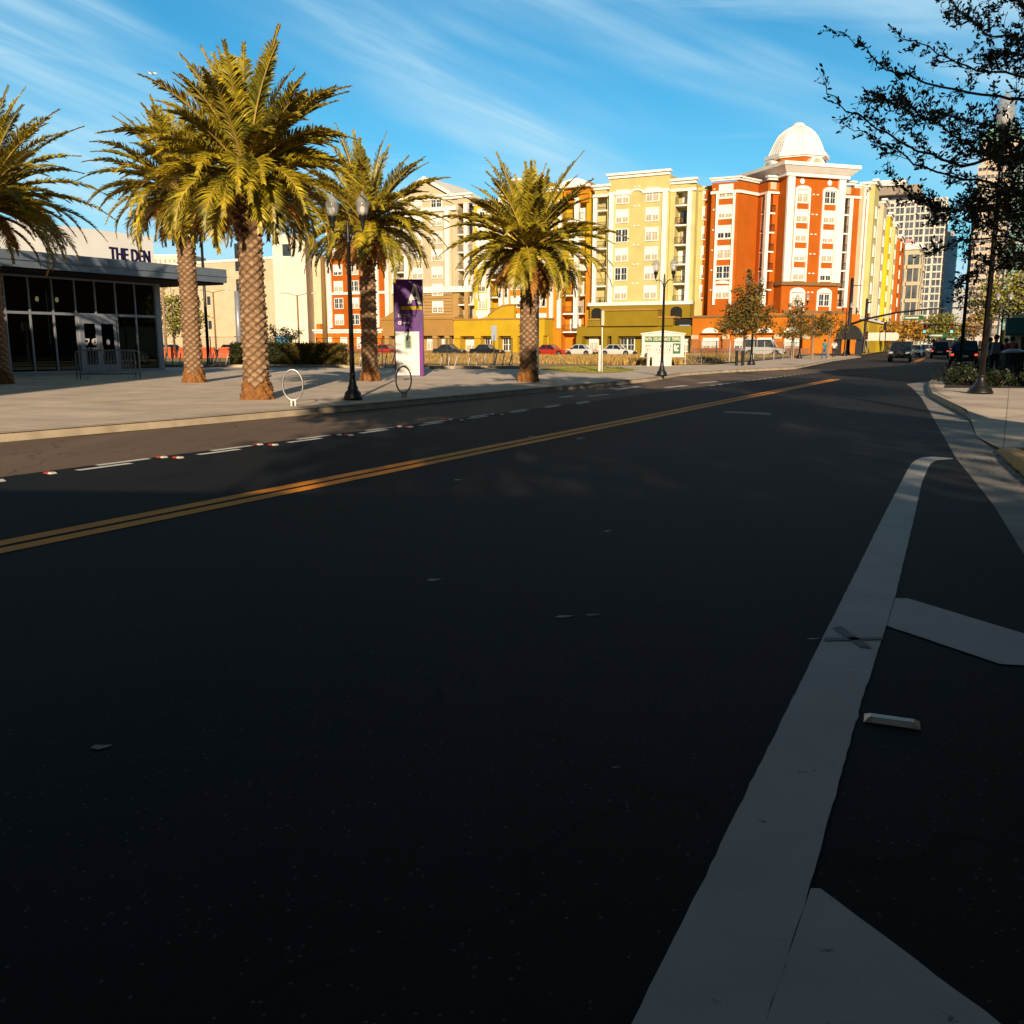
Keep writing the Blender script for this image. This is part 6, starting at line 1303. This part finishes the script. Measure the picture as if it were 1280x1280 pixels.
for z, x0, x1 in ((1.22, -1.1, .45), (1.0, -1.1, .40), (.80, -.35, .48)):
    x = x0
    while x < x1:
        h_ = rg.choice((.05, .07, .075)); m_.box(x, x + .02, -.128, -.121, z - h_, z + h_)
        if rg.random() < .6: m_.box(x + .02, x + .07, -.127, -.121, z + rg.choice((-h_, 0, h_ - .02)), z + rg.choice((0, .02)) + .02 if 0 else z + h_)
        x += rg.choice((.09, .1, .1, .17))
m_.build('board_lettering', mat('red_brown_letter', (.40, .13, .06), .7, .2), t)
m_ = MB(); m_.box(-.66, -.10 + .65, -.10, .10, -.02, .56); m_.build('pedestal', 'paintwhite', t)
t = thing('white_post', 'short white post in front of the roadside sign', 'post', (cp.x - 1.02, cp.y - .7, HS)); m_ = MB(); m_.lathe([(.1, 0), (.1, .78), (.12, .8), (.11, .98), (.03, 1.04)], seg=10); m_.build('shaft', 'paintwhite', t)

# ------------------------------------------------------------------ bins, awnings, fences, barriers
def bin_(label, p, r, h, z=HS, m='rubber'):
    t = thing('litter_bin', label, 'litter bin', (p[0], p[1], z)); b_ = MB(); b_.lathe([(r * .8, 0), (r * .85, .05), (r, h * .92), (r * .98, h)], seg=16); b_.build('barrel', m, t, smooth=False); b_ = MB(); b_.lathe([(r * 1.08, h), (r * 1.08, h + .05), (r * .5, h + .13), (0, h + .14)], seg=16); b_.build('lid', 'fascia', t)
bin_('left one of the two tall dark bins at the foot of the tallest young tree', at(921.5, 59), .10, .95); bin_('right one of the two tall dark bins at the foot of the tallest young tree', at(929, 59), .10, .95); bin_('dark bin beside the pedestrians at the right edge', at(1268, 33), .36, 1.05)
t = thing('shopfront', 'tan shopfront with a dark green awning at the right edge', 'shop building', (*at(1262, 56), HS), EA + R(0)); m_ = MB(); m_.box(0, 9, 0, 14, 0, 3.1); m_.build('wall', 'sand', t); m_ = MB(); m_.prof([(-.4, 0), (9, 0), (9, .1), (-.4, .1)], -1.5, 0) if 0 else m_.add([(-.3, -1.6, 2.0), (9, -1.6, 2.0), (9, 0, 2.9), (-.3, 0, 2.9), (-.3, -1.6, 1.85), (9, -1.6, 1.85), (9, 0, 1.85), (-.3, 0, 1.85)], [(0, 1, 2, 3), (4, 5, 1, 0), (3, 7, 4, 0), (1, 5, 6, 2), (4, 7, 6, 5)]); m_.build('awning', mat('green_awning_cloth', (.01, .07, .045), .7, .2, 1), t)
m_ = MB(); m_.box(.6, 2.4, -.05, 0, .4, 1.8); m_.build('shop_window', 'paned', t)
t = thing('lit_shop_wall', 'orange sunlit wall seen between the pedestrians', 'wall', (*at(1250, 70), HS), EA); m_ = MB(); m_.box(0, 3.0, 0, .4, 0, 2.4); m_.build('wall', 'gold', t)
# chain link fence round the lot: posts and rails, thin wires
def fence(label, pts, h, step, m='rail', z=HS):
    p0 = Vector(pts[0]); t = thing('chain_link_fence', label, 'fence', (p0.x, p0.y, z), 0, 'fences round the empty lot'); posts = MB()
    wires = MB()
    for a, b_ in zip(pts, pts[1:]):
        a = Vector(a) - p0; b_ = Vector(b_) - p0; L_ = (b_ - a).length; n = max(1, int(L_ / step))
        for i in range(n + 1):
            q = a.lerp(b_, i / n); pm_ = MB(); pm_.tube([(q.x, q.y, 0), (q.x, q.y, h)], .035, 6); pm_.build('post', m, t)
        for zz in (h - .05, .1, h * .5): wires.tube([(a.x, a.y, zz), (b_.x, b_.y, zz)], .012, 4)
        k = 0; sp = .16; nn = int(L_ / sp)
        for i in range(nn):
            q = a.lerp(b_, i / nn)
            for s_ in (-1, 1):
                e = i / nn + s_ * (h / L_)
                if 0 <= e <= 1: r_ = a.lerp(b_, e); wires.add([(q.x - .004, q.y, .05), (q.x + .004, q.y, .05), (r_.x + .004, r_.y, h - .05), (r_.x - .004, r_.y, h - .05)], [(0, 1, 2, 3)])
    wires.build('wire_mesh', m, t); return t
fence('low black chain link fence across the front of the empty lot', [at(396, 58.5), at(640, 58.5)], 1.75, 3.2); fence('grey chain link fence along the pavement by the young trees', [at(857, 62), at(1000, 92)], 1.6, 3.4, 'steel')
fence('chain link fence behind the racks at the left', [at(196, 66), at(330, 66)], 1.9, 2.6)
t = thing('plastic_barrier', 'row of orange construction barriers at the left car park', 'barrier', (*at(196, 92), HS), R(-4)); M['barrier'] = mat('orange_plastic', (.62, .10, .02), .5, .15, 2)
for i in range(6):
    m_ = MB(); m_.prof([(0, 0), (1.9, 0), (1.85, .5), (1.7, 1.05), (.2, 1.05), (.05, .5)], -.2, .2); m_.build('barrier_unit', 'barrier', t, (i * 2.05, (i % 2) * .2, 0))
t = thing('storage_box', 'blue cabin beside the small dark tree in the car park', 'cabin', (*at(345, 112), HS)); m_ = MB(); m_.box(0, 1.6, 0, 1.6, 0, 2.3); m_.build('cabin_wall', mat('blue_plastic', (.03, .22, .42), .5, .1), t); m_ = MB(); m_.prof([(-.1, 2.3), (1.7, 2.3), (.8, 2.6)], -.1, 1.7); m_.build('cabin_roof', 'paintwhite', t)
# jet and its trail high in the sky
def far(px, py, D): u = (px - 640) / FPX; v = (640 - py) / FPX; d = Vector((u, math.cos(PIT) + v * math.sin(PIT), -math.sin(PIT) + v * math.cos(PIT))); d *= D / d.y; return Vector((d.x, d.y, EYE + d.z))
q = far(191, 92, 2500); t = thing('aeroplane', 'tiny white aeroplane high in the sky left of the large palm', 'aeroplane', q); m_ = MB(); m_.tube([(-9, 0, 0), (-7, 0, .4), (8, 0, .4), (11, 0, 0)], [.4, 2, 2, .3], 8); m_.build('fuselage', 'white', t); m_ = MB(); m_.add([(-1, 0, 0), (4, 0, 0), (-2, -17, 1), (-5, -17, 1), (-2, 17, 1), (-5, 17, 1)], [(0, 1, 2, 3), (0, 1, 4, 5)]); m_.build('wings', 'white', t); m_ = MB(); m_.add([(-9, 0, 0), (-5, 0, .5), (-9, 0, 5), (-11, 0, 5)], [(0, 1, 2, 3)]); m_.build('tail', 'white', t)
# traffic signal controller, far clutter
t = thing('control_cabinet', 'grey signal cabinet at the foot of the first signal mast', 'cabinet', (*at(1069, 119), HS), EA); m_ = MB(); m_.box(0, .8, 0, .6, 0, 1.5); m_.build('cabinet_body', 'steel', t); m_ = MB(); m_.box(.06, .74, -.02, 0, .1, 1.4); m_.build('door', 'alu', t)
# fallen leaves along the yellow kerb
rg = random.Random(9); m_ = MB()
for _ in range(260):
    f = rg.random(); a = Vector((6.75, 12.6)).lerp(Vector((5.3, 8.6)), f); o = a + Vector((-rg.expovariate(7) - .02, rg.uniform(-.1, .1))); th = rg.uniform(0, 6.3); s_ = rg.uniform(.015, .035)
    m_.add([(o.x + s_ * math.cos(th), o.y + s_ * math.sin(th), .012), (o.x - s_ * .4 * math.sin(th), o.y + s_ * .4 * math.cos(th), .012 + rg.uniform(0, .01)), (o.x - s_ * math.cos(th), o.y - s_ * math.sin(th), .012), (o.x + s_ * .4 * math.sin(th), o.y - s_ * .4 * math.cos(th), .014)], [(0, 1, 2, 3)])
o = m_.build('fallen_leaves', mat('dead_leaf', (.16, .07, .025), .8, .3, 30, island=True)); tag(o, 'brown fallen leaves gathered along the yellow kerb', 'leaves', None, 'stuff')
